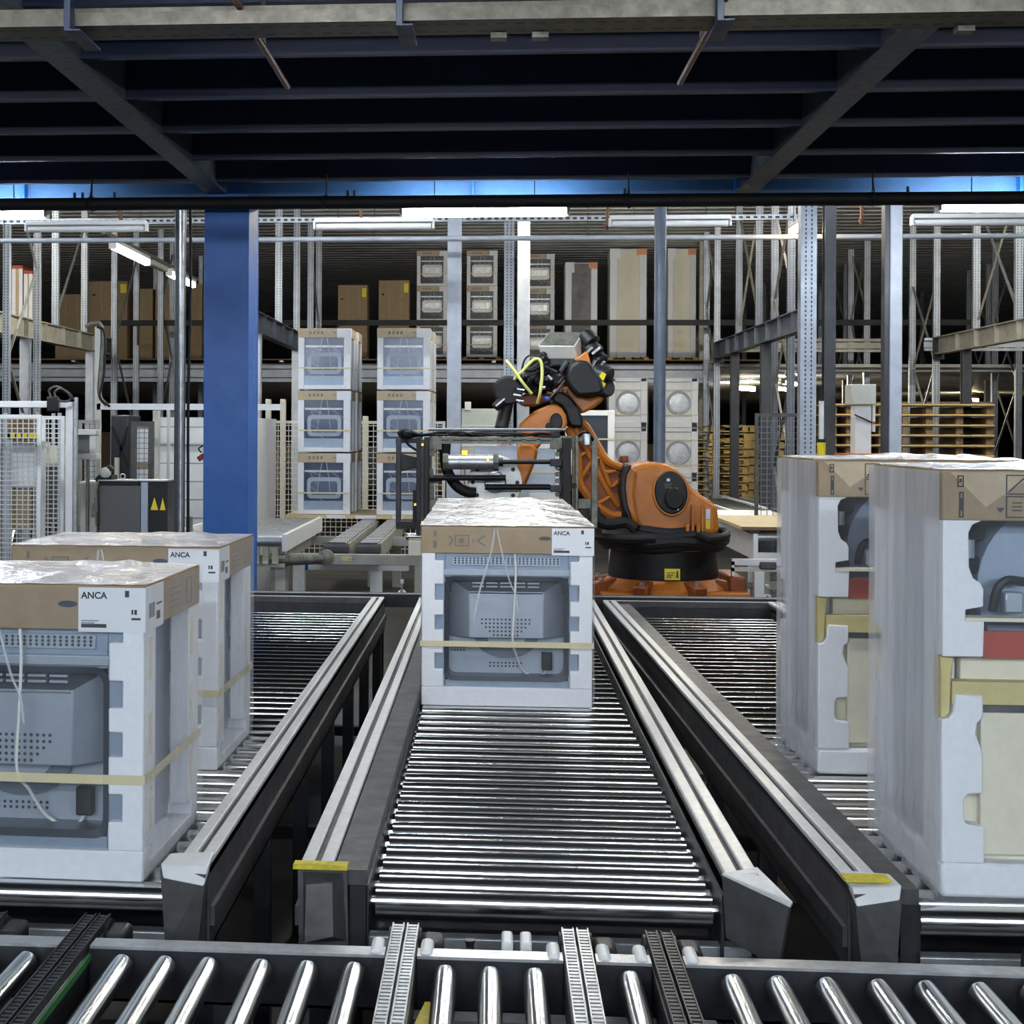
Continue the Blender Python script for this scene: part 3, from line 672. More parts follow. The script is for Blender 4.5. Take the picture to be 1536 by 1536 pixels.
# ---------------------------------------------------------------- tall packages on the right
def tall():
    t = thing('tall_package', 'x', 'appliance', (0, 0, 0)); Wd, Dp, Ht = .64, .62, .985
    k = .000725; U = lambda x: (x-570)*k; V = lambda y: (1472-y)*k
    MB().box(0, Wd, 0, Dp, 0, V(1362)).build('foam_base', foam, t, bevel=.01)
    for mir in (0, 1):
        X = (lambda x: Wd-x) if mir else (lambda x: x)
        def pr(pts, y0, y1, nm, m, bev=.004): MB().prism([(X(a), b) for a, b in pts], y0, y1).build(nm, m, t, bevel=bev)
        up = [(0, V(705)), (U(697), V(705)), (U(700), V(590)), (U(640), V(588)), (U(642), V(555)), (U(697), V(545)), (U(697), V(490)), (U(688), V(470)), (U(665), V(455)), (U(652), V(420)), (U(650), V(310)), (U(662), V(285)), (U(690), V(272)), (U(690), V(265)), (0, V(265))]
        pr(up, 0, .07, 'foam_corner', foam)
        lo = [(0, V(1362)), (U(704), V(1362)), (U(704), V(1245)), (U(648), V(1238)), (U(640), V(1215)), (U(640), V(1160)), (U(652), V(1142)), (U(698), V(1138)), (U(698), V(1010)), (U(690), V(990)), (U(675), V(950)), (U(680), V(915)), (U(698), V(900)), (U(698), V(828)), (U(612), V(824)), (U(605), V(885)), (U(590), V(905)), (0, V(905))]
        pr(lo, 0, .07, 'foam_corner', foam)
        pr([(0, V(905)), (U(588), V(903)), (U(600), V(885)), (U(604), V(780)), (U(612), V(712)), (0, V(708))], .012, .07, 'foam_hook', foamy)
        pr(lo, Dp-.07, Dp, 'foam_corner', foam, 0); pr(up, Dp-.07, Dp, 'foam_corner', foam, 0)
        MB().box(min(X(.002), X(.05)), max(X(.002), X(.05)), .07, .16, V(1362), V(265)).build('side_foam', foam, t, bevel=.004)
        MB().box(min(X(.002), X(.05)), max(X(.002), X(.05)), Dp-.16, Dp-.07, V(1362), V(265)).build('side_foam', foam, t, bevel=.004)
    b = MB().box(.055, Wd-.055, .05, Dp-.05, .06, V(714)); b.build('lower_casing', foamc, t, bevel=.003)
    MB().box(.03, Wd-.03, .03, .055, V(705), V(655)).build('shelf_edge', foamc, t)
    MB().box(U(704), Wd-U(704), .018, .03, V(712), V(625)).build('red_stripe', redm, t)
    MB().box(U(640), Wd-U(640), -.002, .05, V(592), V(580)).build('shelf_lip', foamc, t)
    MB().box(U(604), Wd-U(604), .006, .05, V(857), V(785)).build('yellow_band', foamy, t)
    MB().box(U(700), Wd-U(700), .02, .05, V(885), V(857)).build('grey_band', railgrey, t)
    MB().box(U(700), Wd-U(700), .022, .05, V(1340), V(885)).build('lower_panel', foamc, t, bevel=.003)
    # works behind the opening: casing, drum, hoses
    MB().box(.055, Wd-.055, .22, Dp-.05, V(585), V(265)).build('inner_casing', zincd, t)
    dr = MB(); dr.lathe([(.12, 0), (.215, .0), (.225, .02), (.225, .2)], (Wd/2+.01, .12, V(500)), 40, 'Y'); dr.build('drum', zinc, t)
    MB().lathe([(.05, -.01), (.06, -.006), (.06, .005)], (Wd/2+.01, .12, V(500)), 24, 'Y').build('bearing_cap', zincl, t)
    dk = MB(); dk.bar((U(655), .1, V(330)), (U(760), .16, V(330)), .03, .03); dk.bar((U(655), .1, V(430)), (U(770), .16, V(425)), .03, .04); dk.build('spring_mount', blackp, t, bevel=.006)
    MB().tube([(U(760), .08, V(570)), (U(770), .07, V(500)), (U(800), .07, V(470)), (U(860), .08, V(475))], .011, 8).build('drain_hose', blackp, t)
    MB().box(U(790), U(850), .06, .09, V(575), V(505)).build('control_box', zincl, t, bevel=.005)
    MB().cyl((U(690), .09, V(400)), (U(690), .09, V(340)), .012, 10).build('damper', zincl, t)
    cp = MB().box(-.003, Wd+.003, -.003, Dp+.003, V(272), Ht); cp.build('cardboard_cap', card, t, bevel=.004)
    # folded flap: lighter triangle and dark crease
    MB().add([(U(590), -.0045, V(118)), (U(860), -.0045, V(118)), (U(700), -.0045, V(228))], [(0, 1, 2)]).build('flap_fold', cardt, t)
    pr = MB(); y0, y1 = -.0052, -.0046
    def oc(x0, x1, z0, z1, th=.003):
        pr.box(x0, x1, y0, y1, z0, z0+th); pr.box(x0, x1, y0, y1, z1-th, z1); pr.box(x0, x0+th, y0, y1, z0, z1); pr.box(x1-th, x1, y0, y1, z0, z1)
    oc(U(762), U(828), V(188), V(125)); oc(U(762), U(828), V(262), V(192)); pr.bar((U(770), -.005, V(180)), (U(822), -.005, V(132)), .004, .0006, (0, 1, 0))
    for q in range(3): pr.box(U(782), U(812), y0, y1, V(240-q*12), V(236-q*12))
    oc(U(612), U(632), V(165), V(128)); pr.box(U(618), U(626), y0, y1, V(150), V(138)); oc(U(618), U(632), V(262), V(180)); pr.box(U(622), U(628), y0, y1, V(240), V(200))
    pr.add([(U(732), y0, V(230)), (U(758), y0, V(230)), (U(745), y0, V(246))], [(0, 1, 2)])
    pr.build('print', ink, t)
    # loose film, wider at the foot
    e = .012; rr = random.Random(5); per = []; vs = []; fs = []
    for i in range(25): per.append((-e+(Wd+2*e)*i/24, -e, 0, -1))
    for i in range(1, 25): per.append((Wd+e, -e+(Dp+2*e)*i/24, 1, 0))
    for i in range(1, 25): per.append((Wd+e-(Wd+2*e)*i/24, Dp+e, 0, 1))
    for i in range(1, 24): per.append((-e, Dp+e-(Dp+2*e)*i/24, -1, 0))
    n = len(per); cc = [rr.uniform(-.004, .004) for _ in per]; Z = [.004, .02, .04, .06, .09, .13, .18, .25, .35, .5, .7, .86, .93, Ht-.002]
    for z in Z:
        for j, (x, y, nx, ny) in enumerate(per):
            q = cc[j]+(rr.uniform(-.006, .006) if z < .2 else rr.uniform(-.001, .001)); vs.append((x+nx*q, y+ny*q, z))
    for a in range(len(Z)-1):
        for j in range(n): fs.append((a*n+j, a*n+(j+1) % n, (a+1)*n+(j+1) % n, (a+1)*n+j))
    o = MB().add(vs, fs).build('side_film', [film_side, film_fog], t)
    for p in o.data.polygons:
        if p.center.x < -.006 or p.center.x > Wd+.006: p.material_index = 1
    tf = bumpy(Wd, Dp, Ht, .004, seed=9, m=film_top, parent=t, amp=.015)
    tf.location = (Wd/2, 0, 0)
    sd = MB().box(.012, .05, .16, Dp-.16, .1, V(265)); sd.build('side_panel', zincl, t)
    return t
tp = tall(); place(tp, (1.035, 3.55, zc), 'tall film wrapped appliance at the right edge, nearest the camera', 'tall film wrapped appliances on the right conveyor')
place(copy_tree(tp), (1.02, 4.80, zc), 'tall film wrapped appliance standing behind the nearest right package', 'tall film wrapped appliances on the right conveyor')

# ================================================================ GRIPPER (Y about 11.6)
GY = 11.6
def G(zx, zy, y=GY): return W(580+zx/4.655, 630+zy/4.655, y)
def gbox(mb, zx0, zx1, zy0, zy1, ya, yb):
    a = G(zx0, zy1, GY); b = G(zx1, zy0, GY); mb.box(a.x, b.x, ya, yb, a.z, b.z); return mb
t = thing('box_gripper', 'black and grey clamp gripper frame hanging above the oven row', 'gripper', G(760, 430)); gt = t
mb = MB(); gbox(mb, 65, 103, 135, 745, 11.55, 11.62); mb.build('outer_arm', postd, t, bevel=.004)
mb = MB(); gbox(mb, 65, 230, 128, 160, 11.56, 11.61); mb.build('arm_bracket', blackp, t, bevel=.003); mb = gbox(MB(), 70, 235, 705, 755, 11.5, 11.66); mb.build('foot_bracket', blackp, t, bevel=.003); mb = MB(); mb.prism([(G(100, 235).x, G(100, 235).z), (G(225, 265).x, G(225, 265).z), (G(225, 330).x, G(225, 330).z), (G(100, 360).x, G(100, 360).z)], 11.56, 11.6); mb.build('arm_bracket', blackp, t, bevel=.003)
mb = MB(); gbox(mb, 218, 250, 118, 790, 11.3, 11.36); gbox(mb, 270, 305, 118, 770, 11.32, 11.9); mb.build('clamp_plate', blackp, t, bevel=.003)
mb = MB(); gbox(mb, 248, 272, 135, 780, 11.34, 11.8); mb.build('rubber_pad', postd, t)
for zx0, zx1, zy0, zy1 in ((302, 390, 112, 205), (302, 395, 545, 640), (302, 338, 205, 250), (302, 332, 340, 420), (302, 338, 420, 545), (1135, 1290, 112, 200)):
    mb = MB(); gbox(mb, zx0, zx1, zy0, zy1, 11.45, 11.47); mb.build('bracket_plate', galv, t, bevel=.003)
mb = MB(); gbox(mb, 300, 390, 378, 432, 11.42, 11.5); mb.build('guide_block', darkst, t, bevel=.004)
for z0, z1 in ((122, 136), (148, 162)): mb = MB(); gbox(mb, 385, 1140, z0, z1, 11.4, 11.46); mb.build('top_rail', galv, t)
mb = MB(); gbox(mb, 385, 1140, 132, 150, 11.42, 11.44); mb.build('slotted_rail', darkst, t)
for k in range(7): mb = MB(); gbox(mb, 440+k*100, 470+k*100, 133, 149, 11.40, 11.42); mb.build('rail_block', galv, t)
MB().cyl(G(290, 66, 11.5), G(1250, 68, 11.5), .012, 10).build('air_pipe', steel, t)
rr = random.Random(3)
for k in range(6):
    pts = [G(90+k*15, 85+rr.uniform(-12, 25), 11.5)]
    for j in range(1, 9): pts.append(G(90+j*140, 98+rr.uniform(-16, 16), 11.45+rr.uniform(-.06, .06)))
    MB().tube(pts, .009, 6, 4).build('cable', rubber, t)
mb = MB(); mb.tube([G(110, 130, 11.5), G(85, 90, 11.48), (G(130, 72, 11.5)), G(210, 100, 11.5), G(235, 170, 11.5), G(215, 240, 11.5)], .012, 8); mb.tube([G(120, 110, 11.5), G(150, 170, 11.5), G(215, 215, 11.5)], .010, 8); mb.ball(G(150, 100, 11.5), .05, (1.3, .8, .7)); mb.build('cable_loop', rubber, t)
c = MB(); c.cyl(G(430, 294, 11.35), G(745, 294, 11.35), .056, 22); o = c.build('cylinder', steel, t); c = MB(); c.cyl(G(393, 294, 11.35), G(432, 294, 11.35), .066, 8); c.cyl(G(743, 294, 11.35), G(782, 294, 11.35), .066, 8); c.build('cylinder_head', galv, t)
c = MB(); c.cyl(G(780, 294, 11.35), G(812, 294, 11.35), .03, 12); c.cyl(G(810, 293, 11.35), G(1140, 293, 11.35), .017, 12); c.build('piston_rod', blackp, t)
for (a, b, z) in ((300, 832, 403), (685, 1140, 468)): MB().cyl(G(a, z, 11.38), G(b, z, 11.38), .022, 12).build('guide_rod', blackp, t)
for z0, z1 in ((268, 318), (448, 492)): mb = MB(); gbox(mb, 1132, 1215, z0, z1, 11.33, 11.43); mb.build('guide_block', darkst, t, bevel=.006)
mb = MB(); gbox(mb, 612, 912, 180, 540, 11.6, 11.63)
mb.build('mounting_plate', postw, t, bevel=.004)
f = MB(); cc = G(757, 435, 11.58); f.lathe([(.15, -.005), (.205, -.005), (.21, 0), (.21, .02)], (cc.x, 11.575, cc.z), 36, 'Y'); fl = f.build('flange', alu, t)
f = MB(); f.lathe([(.0, -.03), (.075, -.03), (.085, -.02), (.085, .0)], (cc.x, 11.575, cc.z), 24, 'Y'); f.build('hub', steel, fl)
for k in range(10):
    a = 2*math.pi*k/10; MB().lathe([(.014, -.014), (.016, -.01), (.016, 0)], (cc.x+.17*math.cos(a), 11.572, cc.z+.17*math.sin(a)), 10, 'Y').build('flange_bolt', darkst, fl)
MB().tube([G(412, 160, 11.5), G(408, 260, 11.52), G(430, 370, 11.53), G(490, 460, 11.54), G(560, 500, 11.55), G(620, 508, 11.56)], .042, 14).build('corrugated_hose', rubber, t)
mb = MB(); gbox(mb, 1215, 1275, 125, 610, 11.3, 11.9); mb.build('clamp_plate', blackp, t, bevel=.003)
mb = MB(); gbox(mb, 1285, 1298, 110, 680, 11.42, 11.46); gbox(mb, 1308, 1330, 110, 690, 11.42, 11.46); gbox(mb, 1298, 1308, 110, 682, 11.44, 11.455); mb.build('upright_rail', galv, t, bevel=.002)
mb = MB(); gbox(mb, 1420, 1465, 125, 745, 11.45, 11.52); gbox(mb, 1330, 1420, 545, 612, 11.46, 11.50); gbox(mb, 1330, 1465, 118, 150, 11.46, 11.5); mb.build('outer_frame', galv, t, bevel=.003)
mb = MB(); gbox(mb, 1362, 1412, 95, 180, 11.38, 11.5); mb.build('valve_block', steel, t, bevel=.01)
mb = MB(); gbox(mb, 1285, 1315, 438, 468, 11.38, 11.42); gbox(mb, 1355, 1400, 620, 700, 11.5, 11.56); mb.build('sensor_block', blackp, t)
MB().tube([G(1335, 120, 11.45), G(1370, 88, 11.4), G(1410, 90, 11.4), G(1440, 140, 11.45)], .012, 8).build('cable', blackp, t)
for zx, zy, ya in ((250, 172, 11.29), (200, 590, 11.49), (250, 715, 11.29), (707, 278, 11.28)):
    p = G(zx, zy, ya); MB().box(p.x-.008, p.x+.008, ya-.006, ya+.0, p.z-.008, p.z+.008).build('indicator', ledo, t)
p = G(200, 600, 11.5); MB().box(p.x-.02, p.x+.03, 11.5, 11.56, p.z-.12, p.z+.12).build('sensor_block', blackp, t, bevel=.004)
for k in range(9):
    p = G(1192, 190+k*47, 11.45)
    if k not in (2, 6): MB().lathe([(.018, 0), (.02, .004), (.02, .02)], (p.x, 11.44, p.z), 10, 'Y').build('spacer', galv, t)
for z0 in (205, 320, 500): mb = MB(); gbox(mb, 1180, 1215, z0, z0+30, 11.45, 11.47); mb.build('bracket_plate', darkst, t)
# cream fibre of the warning lamp seen through the frame
# ================================================================ ROBOT (Y about 12.5)
RY = 12.5
def K(zx, zy, y=RY): return W(560+zx/2.648, 480+zy/2.648, y)
def poly(mb, pts, ya, yb): mb.prism([(K(a, b).x, K(a, b).z) for a, b in pts], ya, yb); return mb
c0 = K(1160, 1090); t = thing('robot_arm', 'orange industrial robot arm reaching left over the oven row', 'robot', (c0.x, RY, 0)); rb = t
cx = K(1150, 900).x
mb = MB(); poly(mb, [(875, 1100), (1462, 1100), (1462, 1080), (875, 1080)], 12.0, 13.1); poly(mb, [(890, 1078), (1462, 1078), (1458, 1062), (890, 1062)], 12.02, 13.08); mb.build('base_plate', orange, t, bevel=.006)
pl = MB().box(cx-.55, cx+.55, 12.05, 13.0, 0, K(900, 1100).z); pl.build('pedestal', darkst, t, bevel=.01)
zb, zf = K(0, 1064).z, K(0, 1000).z; mb = MB(); mb.lathe([(.53, zb), (.53, zb+.05), (.45, zb+.12), (.42, zf+.03)], (cx, RY, 0), 40); b = mb.build('foot_casting', orange, t)
for a in range(8):
    q = math.radians(22+45*a); d = Vector((math.cos(q), math.sin(q), 0)); c = Vector((cx, RY, 0))
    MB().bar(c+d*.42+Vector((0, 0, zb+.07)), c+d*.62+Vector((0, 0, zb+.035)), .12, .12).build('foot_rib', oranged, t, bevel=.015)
    MB().cyl(c+d*.56+Vector((0, 0, zb+.09)), c+d*.56+Vector((0, 0, zb+.125)), .022, 8).build('anchor_bolt', steel, t)
MB().box(K(1395, 0).x, K(1462, 0).x, 12.2, 12.9, K(0, 1062).z, K(0, 990).z).build('plug_bracket', oranged, t, bevel=.02)
z0, z1 = K(0, 1003).z, K(0, 890).z; mb = MB().lathe([(.445, z0), (.45, z0+.03), (.425, z1-.02), (.43, z1)], (cx, RY, 0), 44); mb.build('base_skirt', blackp, t)
p = K(1165, 975); q = MB(); q.hexa([(K(1137, 0).x, 12.035, K(0, 997).z), (K(1196, 0).x, 12.035, K(0, 997).z), (K(1196, 0).x, 12.06, K(0, 997).z), (K(1137, 0).x, 12.06, K(0, 997).z), (K(1137, 0).x, 12.045, K(0, 955).z), (K(1196, 0).x, 12.045, K(0, 955).z), (K(1196, 0).x, 12.06, K(0, 955).z), (K(1137, 0).x, 12.06, K(0, 955).z)]); y1 = q.build('yellow_label', yellow, t)
q = MB(); 
for k in range(3): q.box(K(1144, 0).x, K(1175-k*6, 0).x, 12.028, 12.034, K(0, 968+k*8).z-.006, K(0, 968+k*8).z)
q.box(K(1182, 0).x, K(1188, 0).x, 12.028, 12.034, K(0, 988).z, K(0, 962).z); q.build('label_print', ink, y1)
mb = MB().lathe([(.44, z1-.005), (.47, z1), (.47, z1+.02), (.44, z1+.03)], (cx, RY, 0), 44); mb.build('base_rim', orange, t)
zq = K(0, 860).z
for r_, dz in ((.50, 0), (.46, .05), (.42, .09), (.47, -.03)):
    mb = MB(); mb.tube([(cx+r_*math.cos(a/24*2*math.pi), RY+r_*.98*math.sin(a/24*2*math.pi), zq+dz+.012*math.sin(a*1.3+r_*30)) for a in range(25)], .042, 10, 2); mb.build('cable_ring', rubber, t)
mb = MB(); mb.tube([K(880, 755, 12.1), K(885, 790, 12.0), K(930, 812, 11.95), K(1000, 805, 12.0), K(1040, 830, 12.0)], .045, 10); mb.tube([K(860, 850, 12.2), K(920, 865, 12.0), K(1020, 870, 11.9), K(1120, 868, 11.9)], .035, 10); mb.build('dress_hose', rubber, t)
mb = MB(); mb.tube([K(1290, 850, 12.1), K(1330, 868, 12.0), K(1395, 862, 12.1), K(1395, 842, 12.3), K(1340, 838, 12.4)], .035, 10); mb.build('dress_hose', rubber, t)
MB().lathe([(.43, zq-.02), (.43, zq+.02), (.40, K(0, 838).z)], (cx, RY, 0), 40).build('turntable', darkst, t)
# carousel casting: rounded body
body = [(1005, 582), (1050, 568), (1110, 563), (1150, 570), (1185, 590), (1215, 622), (1240, 655), (1275, 685), (1335, 722), (1342, 745), (1352, 835), (1300, 850), (1220, 855), (1080, 852), (1045, 835), (1015, 790), (995, 740), (985, 680), (990, 620)]
mb = MB(); poly(mb, body, 12.13, 12.88); mb.build('carousel', orange, t, bevel=.075, seg=4)
# shoulder barrel toward the link arm
a, b = K(1110, 668), K(975, 690); mb = MB().lathe([(0.30, 0), (.42, .02), (.44, .12), (.44, .30)], (0, 0, 0), 36)
mb = MB(); poly(mb, [(975, 590), (1010, 578), (1030, 600), (1020, 680), (1035, 800), (1010, 790), (985, 740), (965, 690), (965, 625)], 12.08, 12.93); mb.build('shoulder_ring', orange, t, bevel=.04, seg=3)
mb = MB(); poly(mb, [(985, 572), (1008, 572), (988, 610), (984, 660), (990, 720), (1012, 790), (1000, 792), (972, 735), (962, 680), (966, 612)], 12.05, 12.96); mb.build('joint_seal', blackp, t, bevel=.01)
# motor opening with black motor
mc = K(1160, 678); rx, rz_ = .135, .178
def ell(mb, cx_, cz, rx, rz, y0, y1, n=36, tilt=0, sc=1.0):
    v = []
    for yy, s_ in ((y0, sc), (y1, 1)):
        for k in range(n):
            a = 2*math.pi*k/n; x, z = rx*s_*math.cos(a), rz*s_*math.sin(a); v.append((cx_+x*math.cos(tilt)-z*math.sin(tilt), yy, cz+x*math.sin(tilt)+z*math.cos(tilt)))
    return mb.add(v, [tuple(range(n)), tuple(range(2*n-1, n-1, -1))]+[(i, n+i, n+(i+1) % n, (i+1) % n) for i in range(n)])
ell(MB(), mc.x, mc.z, rx*1.13, rz_*1.13, 12.105, 12.3, tilt=.12, sc=.97).build('motor_collar', orange, t, bevel=.012)
o = ell(MB(), mc.x, mc.z, rx, rz_, 12.095, 12.3, tilt=.12, sc=.96).build('motor_housing', blackp, t, bevel=.01)
mo = MB(); ell(mo, mc.x+.02, mc.z-.045, .075, .085, 12.02, 12.1); mo.build('motor_cap', rubber, t, bevel=.012)
for zx0, zx1, zy0, zy1, m_ in ((1160, 1187, 650, 672, yellow), (1153, 1165, 675, 690, yellow), (1186, 1192, 710, 735, steel), (1146, 1158, 615, 626, paper)):
    q = MB().box(K(zx0, 0).x, K(zx1, 0).x, 12.088, 12.094, K(0, zy1).z, K(0, zy0).z); q.build('sticker', m_, t)
q = MB()
for k in range(3): q.box(K(1134+k*3, 0).x, K(1166-k*4, 0).x, 12.089, 12.094, K(0, 634+k*7).z-.008, K(0, 634+k*7).z)
q.build('faint_print', greyd, t)
for zx in (1240, 1278): mb = MB(); poly(mb, [(zx-3, 722), (zx+8, 722), (zx+10, 845), (zx-5, 845)], 12.08, 12.2); mb.build('side_rib', orange, t, bevel=.01)
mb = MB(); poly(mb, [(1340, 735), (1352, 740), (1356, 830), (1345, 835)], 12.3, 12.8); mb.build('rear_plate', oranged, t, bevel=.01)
MB().box(K(1298, 0).x, K(1315, 0).x, 12.115, 12.129, K(0, 768).z, K(0, 730).z).build('sticker', paper, t); MB().box(K(1298, 0).x, K(1315, 0).x, 12.115, 12.129, K(0, 805).z, K(0, 770).z).build('sticker', yellow, t)
for zx in (1247, 1290): p = K(zx, 825, 12.1); mb = MB(); mb.box(p.x-.015, p.x+.015, 12.06, 12.13, p.z-.05, p.z+.03); mb.build('lift_lug', orange, t, bevel=.01)
mb = MB(); poly(mb, [(978, 568), (980, 540), (1008, 538), (1012, 565)], 12.4, 12.6); mb.build('top_stop', oranged, t, bevel=.01)
# link arm with ribbed pocket
arm = [(768, 420), (800, 402), (832, 408), (865, 455), (905, 525), (935, 562), (970, 580), (1000, 590), (1004, 700), (990, 780), (940, 776), (885, 735), (840, 690), (815, 640), (812, 560), (795, 490)]
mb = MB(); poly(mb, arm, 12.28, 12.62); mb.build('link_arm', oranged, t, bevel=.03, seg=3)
for path, r_ in (([(800, 405), (840, 420), (872, 470), (910, 535), (940, 568), (985, 585)], .035), ([(775, 425), (798, 490), (816, 560), (818, 640), (845, 690), (890, 738), (945, 775), (985, 778)], .035),
        ([(800, 430), (830, 490), (870, 560), (910, 640), (945, 700), (975, 740)], .022), ([(815, 545), (850, 520)], .018), ([(850, 520), (882, 492)], .018), ([(870, 560), (905, 545)], .018), ([(905, 545), (925, 553)], .018), ([(818, 640), (870, 562)], .018), ([(905, 545), (918, 600), (965, 600)], .018), ([(885, 735), (945, 700)], .018), ([(918, 600), (945, 660), (975, 640)], .018)):
    MB().tube([K(a, b, 12.27) for a, b in path], r_, 8, 5).build('rib', orange, t)
# elbow: black band, orange castings
mb = MB(); poly(mb, [(742, 272), (775, 262), (800, 300), (850, 315), (903, 298), (905, 322), (870, 350), (822, 375), (790, 340), (755, 300)], 12.2, 12.75); mb.build('elbow_casting', orange, t, bevel=.03, seg=3)
mb = MB(); poly(mb, [(700, 312), (718, 292), (745, 290), (778, 312), (805, 350), (822, 395), (822, 428), (775, 425), (762, 400), (755, 370), (738, 345), (712, 332)], 12.12, 12.82); mb.build('elbow_cover', blackp, t, bevel=.02)
mb = MB(); poly(mb, [(575, 432), (582, 412), (605, 390), (640, 362), (685, 342), (715, 335), (740, 352), (757, 380), (762, 410), (755, 430), (735, 445), (690, 455), (655, 500), (620, 545), (600, 540), (580, 480)], 12.1, 12.7); mb.build('forearm', orange, t, bevel=.08, seg=4)
for a, b, r1, r2 in ((718, 405, .05, .07), (690, 425, .028, .035)): p = K(a, b); ell(MB(), p.x, p.z, r1, r2, 12.08, 12.2, 20).build('access_hole', blackp, t, bevel=.008)
mb = MB(); poly(mb, [(570, 500), (585, 485), (620, 490), (645, 510), (640, 545), (622, 590), (600, 645), (578, 656), (568, 640), (572, 590), (565, 545)], 11.85, 12.25); mb.build('wrist', orange, t, bevel=.07, seg=4)
mb = MB(); poly(mb, [(450, 525), (462, 505), (495, 493), (545, 492), (548, 548), (500, 552), (470, 545)], 11.85, 12.3); mb.build('wrist_cap', oranged, t, bevel=.06, seg=4)
MB().cyl(K(500, 600, 11.65), K(500, 600, 12.2), .15, 24).build('wrist_flange', steel, t)
mb = MB(); mb.cyl(K(560, 560, 12.0), K(470, 590, 12.0), .11, 20); mb.build('wrist_axis', oranged, t)
# black motors at the elbow end
mb = MB(); poly(mb, [(752, 225), (768, 190), (800, 168), (842, 175), (870, 215), (888, 240), (902, 292), (878, 305), (800, 310), (775, 285), (755, 255)], 12.0, 12.6); mb.build('motor_block', blackp, t, bevel=.03, seg=3)
mb = MB(); poly(mb, [(785, 168), (838, 130), (855, 190), (842, 195), (815, 180)], 12.1, 12.5); mb.build('upper_casting', orange, t, bevel=.015)
for a, b, r_ in ((((838, 60), 12.3), ((872, 95), 12.25), .075), (((850, 100), 12.3), ((885, 140), 12.25), .08), (((870, 140), 12.3), ((910, 170), 12.25), .07), (((880, 215), 12.25), ((930, 240), 12.2), .11), (((905, 270), 12.25), ((930, 260), 12.2), .09)):
    mb = MB().cyl(K(*a[0], a[1]), K(*b[0], b[1]), r_, 18); mb.build('motor', blackp if r_ < .09 else darkst, t, bevel=.01)
for a in ((870, 135, 900, 110), (905, 185, 918, 165), (880, 160, 866, 190), (850, 130, 870, 110)): MB().bar(K(a[0], a[1], 12.18), K(a[2], a[3], 12.16), .022, .02).build('motor_plug', steel, t)
for a, b in ((895, 232), (893, 268)):
    mb = MB(); poly(mb, [(a-14, b), (a-2, b-18), (a+14, b-8), (a+2, b+18)], 12.04, 12.06); mb.build('yellow_label', yellow, t)
MB().cyl(K(935, 240, 12.2), K(948, 236, 12.2), .025, 10).build('plug', blackp, t)
# valve box on top
o_ = K(655, 104, 12.15); Wv = Vector((.292, .0, -.002)); a = Vector((.085, .15, .125)); b = Vector((.03, .05, -.10))
P = [o_+b, o_+Wv+b, o_+Wv+a+b, o_+a+b, o_, o_+Wv, o_+Wv+a, o_+a]
MB().hexa(P).build('valve_box', cream, t, bevel=.006)
n_ = (Wv.cross(a)).normalized()*.004
MB().hexa([p_+q_ for q_ in (n_*0.2, n_*1.4) for p_ in (o_+Wv*.03+a*.05, o_+Wv*.95+a*.05, o_+Wv*.95+a*.95, o_+Wv*.03+a*.95)]).build('box_lid', galv, t)
bk = MB(); bk.bar(K(700, 150, 12.25), K(800, 150, 12.25), .10, .16); bk.bar(K(790, 120, 12.3), K(830, 120, 12.3), .1, .2); bk.build('box_bracket', darkst, t, bevel=.01)
# clutter of hoses between wrist and elbow
rr = random.Random(11)
mb = MB(); poly(mb, [(585, 250), (600, 200), (650, 160), (720, 140), (770, 150), (765, 250), (700, 290), (640, 300), (590, 290)], 12.25, 12.6); mb.build('cable_guard', rubber, t, bevel=.04)
mb = MB(); poly(mb, [(575, 335), (590, 300), (620, 290), (690, 300), (690, 330), (640, 345), (600, 345)], 12.2, 12.5); mb.build('hose_holder', oranged, t, bevel=.02)
for k in range(12):
    x0_ = rr.uniform(590, 680); y0_ = rr.uniform(170, 290); pts = [K(x0_, y0_, 12.1+rr.uniform(-.05, .1))]
    for j in range(3): x0_ += rr.uniform(5, 45); y0_ += rr.uniform(-35, 25); pts.append(K(x0_, y0_, 12.08+rr.uniform(-.08, .1)))
    MB().tube(pts, rr.uniform(.012, .026), 8, 4).build('hose', rubber, t)
for k in range(8):
    x0_ = rr.uniform(600, 760); y0_ = rr.uniform(160, 300); p = K(x0_, y0_, 12.05)
    MB().cyl(p, p+Vector((rr.uniform(-.05, .05), -.01, rr.uniform(-.04, .04))), rr.uniform(.010, .018), 10).build('hose_fitting', steel if k % 3 else brownr, t)
p = K(690, 312, 12.0); MB().ball(p, .022, n=12).build('blue_fitting', mat('blue fitting', (.03, .12, .6), .3), t)
MB().tube([K(560, 235, 12.0), K(590, 205, 11.95), K(632, 162, 11.95), K(655, 155, 11.95), (K(668, 175, 11.95)), K(670, 225, 11.95), K(662, 290, 11.95), K(652, 330, 12.0)], .013, 8).build('yellow_hose', yhose, t)
MB().tube([K(527, 160, 12.0), K(560, 200, 11.97), K(590, 245, 11.96), K(628, 292, 12.0)], .013, 8).build('yellow_hose', yhose, t)
MB().tube([K(585, 225, 12.05), K(600, 160, 12.0), K(628, 140, 12.0), K(670, 150, 12.0)], .008, 8).build('thin_cable', blackp, t)
MB().tube([K(760, 240, 12.0), K(720, 290, 11.98), K(690, 320, 12.0)], .008, 8).build('thin_cable', brownr, t)
MB().cyl(K(745, 205, 12.0), K(772, 165, 12.0), .022, 12).build('gas_spring', postd, t)
MB().cyl(K(530, 335, 12.1), K(508, 430, 12.05), .055, 14).build('dress_arm', blackp, t)
MB().cyl(K(535, 280, 12.0), K(535, 280, 12.25), .12, 22).build('dress_pivot', rubber, t, bevel=.02)
